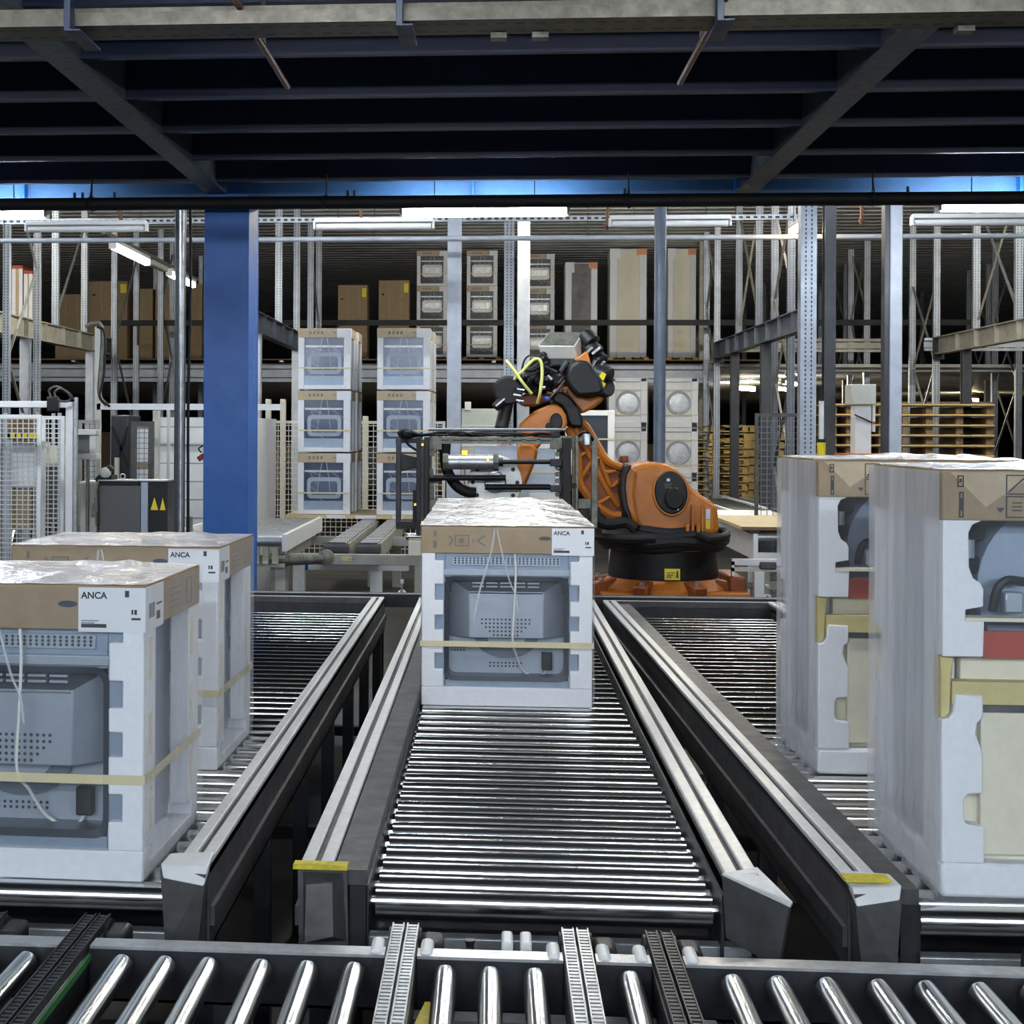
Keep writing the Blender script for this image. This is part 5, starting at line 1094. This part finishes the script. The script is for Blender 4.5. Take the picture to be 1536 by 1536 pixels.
# ================================================================ PALLET PILES
pal0 = pallet('x', -.6, .6, 0, .8, 0, wood); firstp = [True]
PN = ['lowest', 'second', 'third', 'fourth', 'fifth', 'sixth', 'seventh', 'eighth', 'ninth', 'tenth', 'eleventh', 'twelfth', 'thirteenth', 'fourteenth']
def pile(pxc, Y, n, where, dz=.152, rz=0):
    x = XW(pxc, Y)
    for k in range(n):
        o = pal0 if firstp[0] else copy_tree(pal0); firstp[0] = False
        place(o, (x+R.uniform(-.02, .02), Y, k*dz), 'yellow wooden pallet, %s from the floor in the pile %s' % (PN[k], where), 'wooden pallets in the pile '+where, rz+R.uniform(-.01, .01))
pile(1068, 27.9, 13, 'right of the lattice frame'); pile(1122, 28.6, 13, 'behind the dark deck post'); pile(1100, 33, 13, 'farther back under the small lamp')
# long flat pallets stacked on the right: dark yellow shelves
for j, (pxa, pxb, Y, zb_) in enumerate(((1246, 1330, 22.5, 0), (1345, 1492, 22.5, 0))):
    nm = ('left of the white square post', 'right of the white square post')[j]
    for k in range(15):
        z = .12+k*.150
        x0, x1 = XW(pxa, Y), XW(pxb, Y); t = thing('long_pallet', 'long pallet, %s from the floor, %s' % ((PN+['fifteenth'])[k], nm), 'pallet', ((x0+x1)/2, Y, z-.12), 'long pallets stacked '+nm)
        MB().box(x0, x1, Y, Y+1.0, z, z+.022).build('deck', wood, t); MB().box(x0, x1, Y-.005, Y+.02, z-.02, z+.0).build('edge_board', darkst, t)
        for q in range(4): xx = x0+(x1-x0-.1)*q/3; MB().box(xx, xx+.1, Y+.05, Y+.9, z-.12, z-.021).build('bearer', woodd, t)
# ================================================================ MESH FENCES, LEFT CELL
def meshpanel(label, px0, px1, pyt, pyb, Y, m=wire, px=.05, pz=.05, frame=white, fw=.03, r=.0022, sub='panel', grp=None, zbot=None, ytop2=None, fm=None):
    a = W(px0, pyb, Y); b = W(px1, pyt, Y); zb_ = zbot if zbot is not None else a.z; t = thing('mesh_fence', label, 'fence', ((a.x+b.x)/2, Y, zb_), grp)
    f = MB(); f.box(a.x, a.x+fw, Y-fw/2, Y+fw/2, zb_, b.z); t1 = f.build('frame_post', frame, t); MB().box(b.x-fw, b.x, Y-fw/2, Y+fw/2, zb_, b.z).build('frame_post', frame, t)
    MB().box(a.x+fw, b.x-fw, Y-fw/2, Y+fw/2, b.z-fw, b.z).build('frame_rail', frame, t); MB().box(a.x+fw, b.x-fw, Y-fw/2, Y+fw/2, zb_, zb_+fw).build('frame_rail', frame, t)
    g = MB(); x = a.x+fw+px/2
    while x < b.x-fw: g.box(x-r, x+r, Y-r, Y+r, zb_+fw, b.z-fw); x += px
    z = zb_+fw+pz/2
    while z < b.z-fw: g.box(a.x+fw, b.x-fw, Y-3*r, Y-r, z-r, z+r); z += pz
    g.build('wire_mesh', m, t, smoothf=False); return t
meshpanel('pale wire mesh guard panel at the left edge', -60, 62, 622, 900, 12.3, px=.048, pz=.040, r=.0042, zbot=0)
meshpanel('narrow pale mesh guard panel beside the white gate post', 62, 97, 624, 900, 12.5, px=.048, pz=.040, r=.0042, zbot=0)
t = thing('gate_post', 'white gate post with top bar holding the interlock switch', 'gate', (XW(104, 12), 12, 0)); x0, x1 = XW(98, 12), XW(109, 12); MB().box(x0, x1, 12, 12.06, 0, ZW(605, 12)).build('post', white, t, bevel=.004)
MB().box(XW(-60, 12), x0, 12, 12.06, ZW(614, 12), ZW(604, 12)).build('top_bar', white, t, bevel=.004); MB().box(x1+.012, x1+.034, 12.0, 12.04, 0, ZW(598, 12)).build('cable_channel', steel, t)
a = W(79, 606, 11.95); MB().box(a.x-.045, a.x+.045, 11.93, 11.999, a.z-.06, a.z+.06).build('interlock_switch', blackp, t, bevel=.008)
MB().tube([W(76, 595, 11.95), W(74, 585, 11.95), W(86, 580, 11.95), W(100, 588, 11.95), W(106, 598, 11.97), W(100, 602, 11.97), W(88, 600, 11.95), W(82, 590, 11.95), W(90, 583, 11.95), W(104, 590, 11.97), W(111, 600, 12)], .009, 8).build('cable', railgrey, t)
# wrapped white goods behind the mesh
Y = 13.6; sh = thing('storage_shelf', 'grey metal shelf behind the mesh panels at the left edge', 'shelf', (XW(50, Y), Y, 0)); xs0, xs1 = XW(8, Y), XW(94, Y)
for xx in (xs0, XW(59, Y)-.015, xs1-.03): MB().box(xx, xx+.03, Y+.43, Y+.46, 0, ZW(622, Y)).build('shelf_leg', postw, sh); MB().box(xx, xx+.03, Y-.06, Y-.03, 0, ZW(622, Y)).build('shelf_leg', postw, sh)
for a, b, c, d_, l, m_ in ((12, 57, 668, 736, 'white sheet stack behind the left mesh panel', paper), (62, 84, 672, 700, 'small pale carton behind the narrow mesh panel', foamc), (12, 48, 738, 800, 'brown carton low behind the left mesh panel', card), (66, 90, 705, 790, 'grey bin behind the narrow mesh panel', railgrey), (12, 46, 628, 667, 'brown wooden crate high behind the left mesh panel', woodd)):
    x0, x1 = XW(a, Y), XW(b, Y); z0_, z1_ = ZW(d_, Y), ZW(c, Y)-.005; t = thing('shelf_goods', l, 'goods', ((x0+x1)/2, Y, z0_)); MB().box(x0, x1, Y, Y+.4, z0_+.001, z1_).build('body', m_, t, bevel=.006)
    if m_ is paper:
        for q in range(5): zz = z0_+(z1_-z0_)*(q+.5)/5; MB().box(x0+.003, x1-.003, Y-.004, Y, zz, zz+.03).build('fold', foam, t)
    else: MB().box(x0+.03, x1-.03, Y-.003, Y, z0_+.03, z0_+.045).build('edge_band', strapm, t)
    sa, sb = (xs0, XW(59, Y)-.016) if a < 50 else (XW(59, Y)+.016, xs1); MB().box(sa+.031, sb-.0, Y-.03, Y+.43, z0_-.012, z0_).build('shelf_board', steel, sh)
t = thing('marker_strip', 'row of yellow markers on a bar behind the left mesh', 'marker strip', (XW(35, 13.4), 13.4, 0)); z = ZW(658, 13.4); MB().box(XW(10, 13.4), XW(60, 13.4), 13.42, 13.44, z-.03, z+.03).build('bar', blackp, t)
for k in range(5): x = XW(15+k*9.2, 13.4); MB().box(x, x+.04, 13.41, 13.419, z-.02, z+.025).build('marker', yellow, t)
MB().box(XW(9, 13.4), XW(9, 13.4)+.03, 13.42, 13.46, 0, z+.03).build('stand', postw, t)
# operator screen
Y = 12.3; t = thing('operator_panel', 'cream operator panel with a grey screen left of the cabinet', 'control panel', (XW(129, Y), Y, 0)); x0, x1 = XW(114, Y), XW(145, Y)
MB().box(x0, x1, Y, Y+.14, ZW(693, Y), ZW(684, Y)).build('lower_rim', cream, t, bevel=.006); MB().box(x0, x1, Y, Y+.14, ZW(656, Y), ZW(647, Y)).build('upper_rim', cream, t, bevel=.006); MB().box(XW(134, Y), XW(143, Y), Y+.01, Y+.14, ZW(684, Y), ZW(656, Y)).build('side_rim', cream, t); MB().box(x0, XW(134, Y), Y+.03, Y+.14, ZW(684, Y), ZW(656, Y)).build('screen', greyd, t)
MB().box(XW(126, Y), XW(130, Y), Y+.06, Y+.1, 0, ZW(693, Y)).build('stand', galv, t)
# control cabinet
Y = 12.4; t = thing('control_cabinet', 'dark grey control cabinet with yellow warning triangles', 'cabinet', (XW(200, Y), Y, 0)); x0, x1 = XW(148, Y), XW(211, Y); zt_ = ZW(724, Y)
MB().box(x0, XW(251, Y), Y+.03, Y+.27, .0, zt_-.01).build('cabinet_body', blackp, t, bevel=.004); MB().box(x0+.01, x1, Y, Y+.03, .02, zt_-.05).build('door', greyd, t, bevel=.003); MB().box(XW(212, Y), XW(222, Y), Y, Y+.03, .02, zt_-.02).build('corner_strip', zincl, t); MB().box(x0, XW(251, Y), Y-.004, Y+.27, zt_-.01, zt_).build('top_plate', steel, t); MB().box(x0+.02, x1-.02, Y+.001, Y+.03, zt_-.045, zt_-.02).build('vent_slot', rubber, t)
for px_, l, h in ((231, .055, 17), (243.5, .04, 14)):
    x = XW(px_, Y); zb_ = ZW(770, Y); MB().add([(x-l*.6, Y+.028, zb_), (x+l*.6, Y+.028, zb_), (x, Y+.028, zb_+.09+h*.001)], [(0, 1, 2)]).build('warning_triangle', yellow, t)
for k, (px_, py_) in enumerate(((156, 719), (184, 718))): p = W(px_, py_, Y+.1); mb = MB(); mb.tube([(p.x+.022*math.cos(a/8*6.283), Y+.1, zt_+.026+.022*math.sin(a/8*6.283)) for a in range(9)], .006, 6, 1); mb.build('lifting_eye', steel, t)
t = thing('grinder_stand', 'black and cream device lying on the cabinet edge', 'device', (XW(156, 12.5), 12.55, zt_)); MB().bar(W(146, 722, 12.45), W(168, 700, 12.45), .09, .05).build('body', rubber, t, bevel=.01); p = W(157, 709, 12.4); MB().lathe([(.0, -.02), (.03, -.015), (.045, 0), (.045, .04)], (p.x, p.y, p.z), 20, 'Y').build('wheel', cream, t); MB().box(XW(150, 12.5), XW(170, 12.5), 12.45, 12.65, zt_+.001, zt_+.035).build('foot', rubber, t)
MB().tube([W(148, 720, 12.35), W(143, 745, 12.32), W(146, 765, 12.32), W(138, 775, 12.3), W(141, 755, 12.3), W(145, 790, 12.3)], .009, 8).build('cable', galv, t)
Y = 12.5; t = thing('beige_box', 'beige box beside the dark grey cabinet', 'cabinet', (XW(134, Y), Y, 0)); MB().box(XW(121, Y), XW(146, Y), Y, Y+.5, 0, ZW(730, Y)).build('body', cream, t, bevel=.006); MB().box(XW(121, Y)-.005, XW(146, Y)+.005, Y-.005, Y+.5, ZW(730, Y), ZW(727, Y)).build('lid', white, t)
# white sectional enclosure behind
Y = 15.5; t = thing('white_enclosure', 'white panelled enclosure left of the blue column', 'enclosure', (XW(275, Y), Y, 0)); zt_ = ZW(628, Y); x0 = XW(240, Y)
MB().box(x0, XW(306, Y)+.5, Y, Y+1.8, 0, zt_).build('body', white, t)
for k in range(10): z = .12+k*.19; MB().box(x0, XW(306, Y)+.5, Y-.004, Y, z, z+.012).build('seam', beamt, t)
MB().box(XW(233, Y), XW(241, Y), Y-.12, Y-.02, 0, ZW(618, Y)).build('corner_post', cream, t)
t = thing('frame_rail', 'white horizontal rail between the cable post and the blue column', 'rail', (XW(225, 14.5), 14.5, 0)); z = ZW(612, 14.5); MB().box(XW(145, 14.5), XW(420, 14.5), 14.5, 14.54, z-.03, z+.03).build('rail', white, t); x = XW(146, 14.5); MB().box(x-.03, x+.03, 14.5, 14.54, 0, ZW(490, 14.5)).build('post', cream, t); MB().tube([W(128, 490, 14.45), W(142, 485, 14.45), W(153, 492, 14.45), W(152, 540, 14.45), W(149, 590, 14.45), W(160, 608, 14.45)], .02, 8).build('cable', galv, t); MB().tube([W(146, 490, 14.42), W(157, 500, 14.42), W(156, 560, 14.42), W(150, 595, 14.42), W(165, 610, 14.45)], .012, 8).build('cable', rubber, t); MB().box(XW(250, 14.5), XW(254, 14.5), 14.5, 14.54, 0, z-.03).build('post', cream, t)
meshpanel('dark framed mesh door showing wrapped goods left of the enclosure', 196, 231, 632, 900, 14.2, m=wired, px=.05, pz=.05, frame=railgrey, fw=.05, r=.003, zbot=0)
meshpanel('dark wire panel behind the operator panel', 117, 150, 630, 900, 14.0, m=wired, px=.05, pz=.05, frame=beamt, fw=.03, r=.003, zbot=0)
t = thing('wrapped_column', 'stack of white wrapped cartons behind the dark framed mesh door', 'goods', (XW(213, 16.5), 16.5, 0)); x0, x1 = XW(197, 16.5), XW(229, 16.5)
for k in range(4): MB().box(x0, x1, 16.5, 17.1, .12+k*.44, .5+k*.44).build('white_carton', paper, t, bevel=.01); MB().box(x0, x1, 16.49, 17.1, .5+k*.44, .56+k*.44).build('tan_band', card, t)
MB().box(x0, x1, 16.5, 17.1, 0, .12).build('pallet', woodd, t)
t = thing('wrapped_bundle', 'dark foil wrapped bundle crossed by straps behind the cable post', 'goods', (XW(178, 17), 17, 0)); x0, x1 = XW(166, 17), XW(193, 17); MB().box(x0, x1, 17, 17.6, 0, ZW(625, 17)).build('bundle', postd, t, bevel=.02); MB().bar(W(168, 640, 16.98), W(192, 700, 16.98), .03, .012, (0, 1, 0)).build('strap', rubber, t); MB().bar(W(192, 640, 16.98), W(168, 715, 16.98), .03, .012, (0, 1, 0)).build('strap', rubber, t); MB().box(XW(172, 16.9), XW(178, 16.9), 16.9, 16.96, 0, ZW(690, 16.9)).build('pale_post', foamc, t)
t = thing('fire_bell', 'small red device hanging on the left side of the blue column', 'device', (XW(303, 11), 11.2, 0)); p = W(300, 683, 11.1); MB().cyl(p, p+Vector((.02, .0, -.03)), .03, 14).build('bell', redm, t); MB().tube([p+Vector((.01, 0, .02)), p+Vector((-.01, 0, .05)), p+Vector((.03, .02, .08))], .006, 6).build('bracket', blackp, t)
# fence right of the column
Y = 21.0; meshpanel('pale wire mesh fence behind the two pallet stacks', 392, 668, 632, 900, Y, px=.075, pz=.075, r=.0055, frame=wire, fw=.04, zbot=0)
for px, l in ((402, 'cream fence post right of the blue column'), (424, 'second cream fence post right of the blue column'), (548, 'cream fence post between the two pallet stacks')): post(l, px-4, px+4, 20.6, cream, z1=ZW(600 if px < 500 else 625, 20.6), name='fence_post', group='cream fence posts')
t = thing('wall_panel', 'pale panelled machine housing left of the robot, behind the gripper', 'machine', (XW(720, 22), 22, 0)); x0, x1 = XW(692, 22), XW(752, 22); zt_ = ZW(613, 22); MB().box(x0, x1, 22, 23.0, 0, zt_).build('housing', mat('pale green machine paint', (.55, .60, .57), .5, noise=.1), t, bevel=.01)
for k in range(3): z = ZW(640+k*30, 22); MB().box(x0, x1, 21.99, 22, z, z+.02).build('seam', white, t)
MB().box(x0+.05, x0+.14, 21.97, 22.0, zt_-.02, zt_+.1).build('hinge', white, t); p = W(697, 680, 16.5)
t = thing('beacon', 'small amber lit beacon behind the gripper cylinder', 'beacon', (p.x, 16.5, 0)); MB().box(p.x-.03, p.x+.03, 16.44, 16.5, p.z-.03, p.z+.03).build('lens', ledo, t, bevel=.005); MB().cyl((p.x, 16.48, 0), (p.x, 16.48, p.z-.03), .012, 8).build('stand', steel, t)
# long row of pale cartons deep under the deck (background goods)
k = 0
for i in range(34):
    px = 40+i*44; Y = 46+R.uniform(-5, 5)
    if px > 1080: break
    x = XW(px, Y); h = R.uniform(.7, 1.7); t = thing('far_load', 'distant pallet load under the rear deck, %s from the left edge' % ('first second third fourth fifth sixth seventh eighth ninth tenth eleventh twelfth thirteenth fourteenth fifteenth sixteenth seventeenth eighteenth nineteenth twentieth twenty-first twenty-second twenty-third twenty-fourth'.split()[k % 24]), 'goods', (x, Y, 0), 'distant loads under the rear deck'); k += 1
    MB().box(x-.4, x+.4, Y, Y+.8, .12, .12+h).build('load', R.choice([paper, card, foamc, cardt]), t, bevel=.01); MB().box(x-.4, x+.4, Y, Y+.8, 0, .12).build('pallet', wood, t)
for i, (px, py, l) in enumerate(((1452, 640, 'tan wrapped load behind the long pallets near the right edge'), (1368, 640, 'second tan wrapped load behind the long pallets'))):
    Y = 27.; x = XW(px, Y); t = thing('wrapped_load', l, 'goods', (x, Y, 0)); MB().box(x-.42, x+.42, Y, Y+.8, .12, ZW(600, Y)).build('load', cardt, t, bevel=.02); MB().box(x-.42, x+.42, Y, Y+.8, 0, .12).build('pallet', wood, t); MB().add([(x-.43, Y-.02, .12), (x+.43, Y-.02, .12), (x+.43, Y-.02, ZW(600, Y)), (x-.43, Y-.02, ZW(600, Y))], [(0, 1, 2, 3)]).build('stretch_film', film_side, t)

# ================================================================ RIGHT: MACHINE COLUMN, FENCE, TRANSFER CONVEYORS
t = thing('lift_column', 'white lift column with a square head box at the right', 'machine', (XW(1298, 14.5), 14.5, 0)); Y = 14.5
MB().box(XW(1283, Y), XW(1307, Y), Y, Y+.2, 0, ZW(606, Y)).build('column', white, t, bevel=.006); MB().box(XW(1275, Y), XW(1312, Y), Y-.06, Y+.22, ZW(605, Y), ZW(575, Y)).build('head_box', cream, t, bevel=.01); MB().box(XW(1307, Y)+.01, XW(1313, Y), Y, Y+.06, ZW(645, Y), ZW(606, Y)).build('side_channel', white, t)
MB().tube([W(1282, 622, Y-.03), W(1295, 628, Y-.04), W(1308, 634, Y-.03)], .008, 6).build('cable', blackp, t); p = W(1311, 634, Y-.03); MB().ball(p, .015, n=10).build('red_light', mat('red indicator', (.8, .05, .03), .4), t)
MB().box(XW(1262, Y), XW(1318, Y), Y-.1, Y+.3, ZW(682, Y), ZW(677, Y)).build('orange_plate', orange, t)
t = meshpanel('grey wire mesh fence right of the pallet piles', 1131, 1202, 620, 900, 15.5, m=wired, px=.06, pz=.06, frame=railgrey, fw=.035, r=.0035, zbot=0)
t = thing('bollard_pole', 'thin pole with a yellow cap at its foot in front of the charcoal post', 'pole', (XW(1232, 13.2), 13.2, 0)); x = XW(1232, 13.2); MB().cyl((x, 13.2, 0), (x, 13.2, ZW(600, 13.2)), .022, 12).build('pole', white, t); MB().cyl((x, 13.2, ZW(684, 13.2)), (x, 13.2, ZW(661, 13.2)), .036, 14).build('yellow_sleeve', yellow, t); MB().cyl((x, 13.2, ZW(661, 13.2)), (x, 13.2, ZW(656, 13.2)), .036, 14).build('black_band', rubber, t)
# near right transfer conveyor
Y0 = 13.0; zt_ = ZW(797, Y0)
t = thing('transfer_conveyor', 'white sided transfer conveyor behind the robot on the right', 'conveyor', (XW(1150, Y0), Y0, 0)); xl_ = XW(1131, Y0); xr_ = xl_+.9
for x in (xl_, xr_-.04): MB().box(x, x+.04, Y0, Y0+4.0, zt_-.22, zt_).build('side_plate', white, t, bevel=.004); MB().box(x-.02, x+.06, Y0+.05, Y0+4, zt_, zt_+.03).build('top_rail', darkst, t)
for k in range(18): MB().cyl((xl_+.04, Y0+.08+k*.22, zt_-.03), (xr_-.04, Y0+.08+k*.22, zt_-.03), .04, 14).build('roller', steel, t)
MB().box(xl_+.04, xr_-.04, Y0+.02, Y0+.06, zt_-.22, zt_-.16).build('cross_beam', white, t)
for dx in (.02, .75): MB().box(xl_+dx, xl_+dx+.09, Y0+.3, Y0+.4, 0, zt_-.22).build('leg', white, t, bevel=.004)
t = thing('plywood_sheet', 'pale plywood sheet lying on the right transfer conveyor', 'board', (xl_+.6, Y0+1, zt_+.03)); MB().box(xl_-.1, xr_+.05, Y0+.0, Y0+1.8, zt_+.032, zt_+.062).build('sheet', ply, t, bevel=.002); MB().box(xl_-.1, xr_+.05, Y0-.003, Y0+.0, zt_+.032, zt_+.06).build('dark_edge', woodd, t)
t = thing('lower_frame', 'white low support frame right of the robot base', 'frame', (XW(1130, 12), 12, 0)); Y = 12.2; z = ZW(838, Y); x0, x1 = XW(1099, Y), XW(1220, Y)
MB().box(x0, x1, Y, Y+.05, z-.03, z+.02).build('upper_beam', white, t); MB().box(x0, x1, Y, Y+.05, z-.08, z-.05).build('lower_beam', cream, t); MB().box(x0, x0+.02, Y, Y+.05, ZW(860, Y), z).build('end_leg', white, t); MB().box(XW(1132, Y), XW(1147, Y), Y-.02, Y+.06, 0, z-.08).build('leg', white, t, bevel=.004); MB().box(XW(1140, Y), XW(1165, Y), Y-.03, Y+.03, z-.06, z-.0).build('clamp', railgrey, t, bevel=.01); MB().box(x0+.2, x1, Y+.5, Y+.56, .5, .56).build('rear_beam', beamt, t); MB().box(x0+.3, x0+.35, Y+.5, Y+.55, 0, .5).build('rear_leg', beamt, t); MB().box(x0+.25, x0+.3, Y+.05, Y+.5, .50, .54).build('link', beamt, t); MB().box(x0+.25, x0+.3, Y+.01, Y+.05, .5, z-.08).build('link', beamt, t)
# far right transfer conveyor with steel sheet
Y0 = 17.0; zt_ = ZW(776, Y0); xl_ = XW(1130, Y0)
t = thing('transfer_conveyor', 'farther steel transfer conveyor behind the plywood sheet', 'conveyor', (xl_, Y0, 0))
for dx in (0, .55, 1.5): MB().box(xl_+dx, xl_+dx+.05, Y0, Y0+6, zt_-.12, zt_+.02).build('side_rail', (white, steel, steel)[int(dx*1.2) % 3], t)
for k in range(20): MB().cyl((xl_+.05, Y0+.1+k*.28, zt_-.04), (xl_+.55, Y0+.1+k*.28, zt_-.04), .045, 12).build('roller', chrome, t)
for y in (Y0+.2, Y0+4): MB().box(xl_+.0, xl_+.06, y, y+.08, 0, zt_-.12).build('leg', steel, t); MB().box(xl_+1.5, xl_+1.55, y, y+.08, 0, zt_-.12).build('leg', steel, t)
MB().box(xl_+.0, xl_+1.5, Y0+.3, Y0+.36, zt_-.2, zt_-.121).build('cross_beam', steel, t)
Y = 23.2; t = thing('steel_sheet', 'sloping steel cover sheet behind the right transfer conveyors', 'cover', (XW(1110, Y), Y, 0)); p = [W(1082, 752, Y+1.5), W(1170, 766, Y), W(1170, 752, Y+1.0), W(1090, 752, Y+2.6)]
a, b = W(1078, 753, Y+2), W(1175, 768, Y); MB().hexa([a, b, b+Vector((0, .6, 0)), a+Vector((0, .6, 0)), a+Vector((0, 0, .12)), b+Vector((0, 0, .12)), b+Vector((0, .6, .12)), a+Vector((0, .6, .12))]).build('cover', zincl, t); MB().box(b.x-.3, b.x-.2, Y+.3, Y+.4, 0, b.z).build('leg', steel, t); MB().box(a.x+.1, a.x+.2, Y+2.1, Y+2.2, 0, a.z).build('leg', steel, t)
# left transfer group
def L(zx, zy, Y): return W(360+zx/4.8, 760+zy/4.8, Y)
Y = 13.0; t = thing('support_table', 'light grey support frame under the pallet stacks', 'frame', (L(700, 380, Y).x, Y, 0)); a, b = L(215, 412, Y), L(1310, 350, Y)
MB().box(a.x, b.x, Y, Y+.08, a.z, b.z).build('front_beam', beamt, t, bevel=.004); MB().box(a.x, b.x, Y+2.2, Y+2.28, a.z, b.z).build('rear_beam', beamt, t)
for x_ in (220, 1258): p = L(x_, 0, Y); MB().box(p.x, p.x+.15, Y+.005, Y+.12, 0, a.z).build('leg', beamt, t, bevel=.004)
for x_ in (220, 1258): p = L(x_, 0, Y); MB().box(p.x, p.x+.1, Y+.12, Y+2.2, a.z, a.z+.1).build('side_beam', beamt, t)
p, q = L(730, 390, Y), L(805, 360, Y); lb = MB().box(p.x, q.x, Y-.004, Y, p.z, q.z).build('yellow_label', foamy, t); MB().box(p.x+.06, p.x+.12, Y-.007, Y-.004, p.z+.02, q.z-.02).build('label_print', ink, lb)
p, q = L(215, 402, Y), L(655, 335, Y); mb = MB(); mb.cyl((p.x, Y-.06, (p.z+q.z)/2-.03), (q.x-.06, Y-.06, (p.z+q.z)/2), .045, 14); mb.build('drive_tube', galv, t); MB().lathe([(.045, -.03), (.068, -.02), (.068, .06)], (q.x-.04, Y-.06, (p.z+q.z)/2+.01), 18, 'Y').build('drive_hub', galv, t)
Y = 13.9; t = thing('floor_beam', 'white lower beam on short legs under the support frame', 'beam', (L(850, 430, Y).x, Y, 0)); a, b = L(490, 456, Y), L(1215, 415, Y); MB().box(a.x, b.x, Y, Y+.08, a.z, b.z).build('beam', white, t, bevel=.004)
for x_ in (385, 940): p = L(x_, 0, Y); MB().box(p.x, p.x+.11, Y-.02, Y+.08, 0, b.z-.0 if x_ == 385 else a.z).build('leg', white, t)
p = L(455, 440, Y); MB().box(p.x, a.x, Y, Y+.08, p.z-.02, p.z+.05).build('motor', blue, t, bevel=.01)
for x_, l in ((612, 'left chain rail carrying the pallet board'), (842, 'right chain rail carrying the pallet board')):
    Y = 13.3; p = L(x_, 205, Y); w_ = .20; t = thing('chain_rail', l, 'chain conveyor', (p.x, Y, 0), 'chain rails under the pallet stacks'); zz = zs-.022
    MB().box(p.x, p.x+w_, Y, Y+5, zz-.16, zz-.02).build('rail', beamt, t, bevel=.004); MB().cyl((p.x-.01, Y+.02, zz-.08), (p.x+w_+.01, Y+.02, zz-.08), .075, 18).build('sprocket', darkst, t)
    for k in range(46): MB().box(p.x+.02, p.x+w_-.02, Y+.05+k*.105, Y+.10+k*.105, zz-.019, zz-.001).build('chain_link', alu if k % 2 else darkst, t)
    q = L(x_+50, 0, Y); MB().box(p.x+.1, p.x+.22, Y+.06, Y+.14, L(0, 350, 13.08).z+.001, zz-.16).build('leg', beamt, t); MB().box(p.x+.05, p.x+.15, Y+4, Y+4.1, 0, zz-.16).build('leg', beamt, t)
Y = 12.7; t = thing('feed_conveyor', 'white sided roller feeder at the foot of the blue column', 'conveyor', (L(220, 260, Y).x, Y, 0)); a = L(300, 325, Y); b = L(300, 200, Y); xl_ = a.x-1.0
MB().box(a.x, a.x+.04, Y, Y+2.7, a.z, b.z).build('side_plate', white, t, bevel=.004); MB().box(xl_, xl_+.04, Y, Y+2.7, a.z, b.z).build('side_plate', white, t)
for k in range(20): MB().cyl((xl_+.04, Y+.05+k*.13, b.z-.06), (a.x-.002, Y+.05+k*.13, b.z-.06), .05, 14).build('roller', steel, t)
mb = MB()
for k in range(6): MB().box(xl_+.5+k*.08, xl_+.55+k*.08, Y+.1, Y+.16, b.z-.26, b.z-.12).build('finger', foamc, t)
MB().box(xl_+.04, a.x, Y+.2, Y+.28, b.z-.3, b.z-.2).build('cross_beam', cream, t)
for dx in (.2, .9): MB().box(xl_+dx, xl_+dx+.09, Y+.3, Y+.4, 0, a.z if dx > .5 else b.z-.3).build('leg', cream, t)
for x_, m_ in ((285, blue), (160, ledo)): pass
p = L(300, 520, 14); t = thing('warm_lamp', 'small orange marker light low behind the support frame', 'light', (p.x, 14, 0)); MB().box(p.x-.05, p.x+.05, 14, 14.05, p.z-.04, p.z+.04).build('lens', ledo, t); MB().cyl((p.x, 14.02, 0), (p.x, 14.02, p.z-.04), .01, 8).build('stand', steel, t)
p = L(1195, 190, 12.2); t = thing('end_roller', 'steel roller on a cream block left of the oven row', 'roller', (p.x, 12.2, 0)); q = L(1300, 245, 12.2); MB().cyl((p.x, 12.25, (p.z+q.z)/2), (q.x+.5, 12.25, (p.z+q.z)/2), (p.z-q.z)/2, 20).build('roller', chrome, t); MB().box(p.x+.02, q.x+.5, 12.2, 12.32, L(0, 335, 12.2).z, q.z-.01).build('block', foamc, t); MB().box(p.x+.1, p.x+.2, 12.22, 12.3, 0, L(0, 335, 12.2).z).build('leg', beamt, t)
# floor clutter under the conveyors seen in the gaps
for i, (px, py, l) in enumerate(((1140, 1010, 'brown cardboard scrap on the floor between the middle and right conveyors'), (1110, 1150, 'larger brown cardboard scrap on the floor between the conveyors'), (1170, 1330, 'brown cardboard scrap on the floor near the cross conveyor'))):
    d = f0+rv*((px-PX)/F)+uv*((PY-py)/F); tt = -ZC/d.z; x, y = d.x*tt, d.y*tt
    t = MB().hexa([(x-.12, y-.2, .001), (x+.13, y-.22, .001), (x+.14, y+.2, .001), (x-.1, y+.22, .001), (x-.12, y-.2, .006), (x+.13, y-.22, .008), (x+.14, y+.2, .007), (x-.1, y+.22, .012)]).build('cardboard_scrap', card); tag(t, l, 'scrap', 'cardboard scraps on the floor')
for o in S.objects:
    if 'w' in o: del o['w']
    if o.parent is None and 'category' in o and 'kind' not in o: o['kind'] = 'thing'
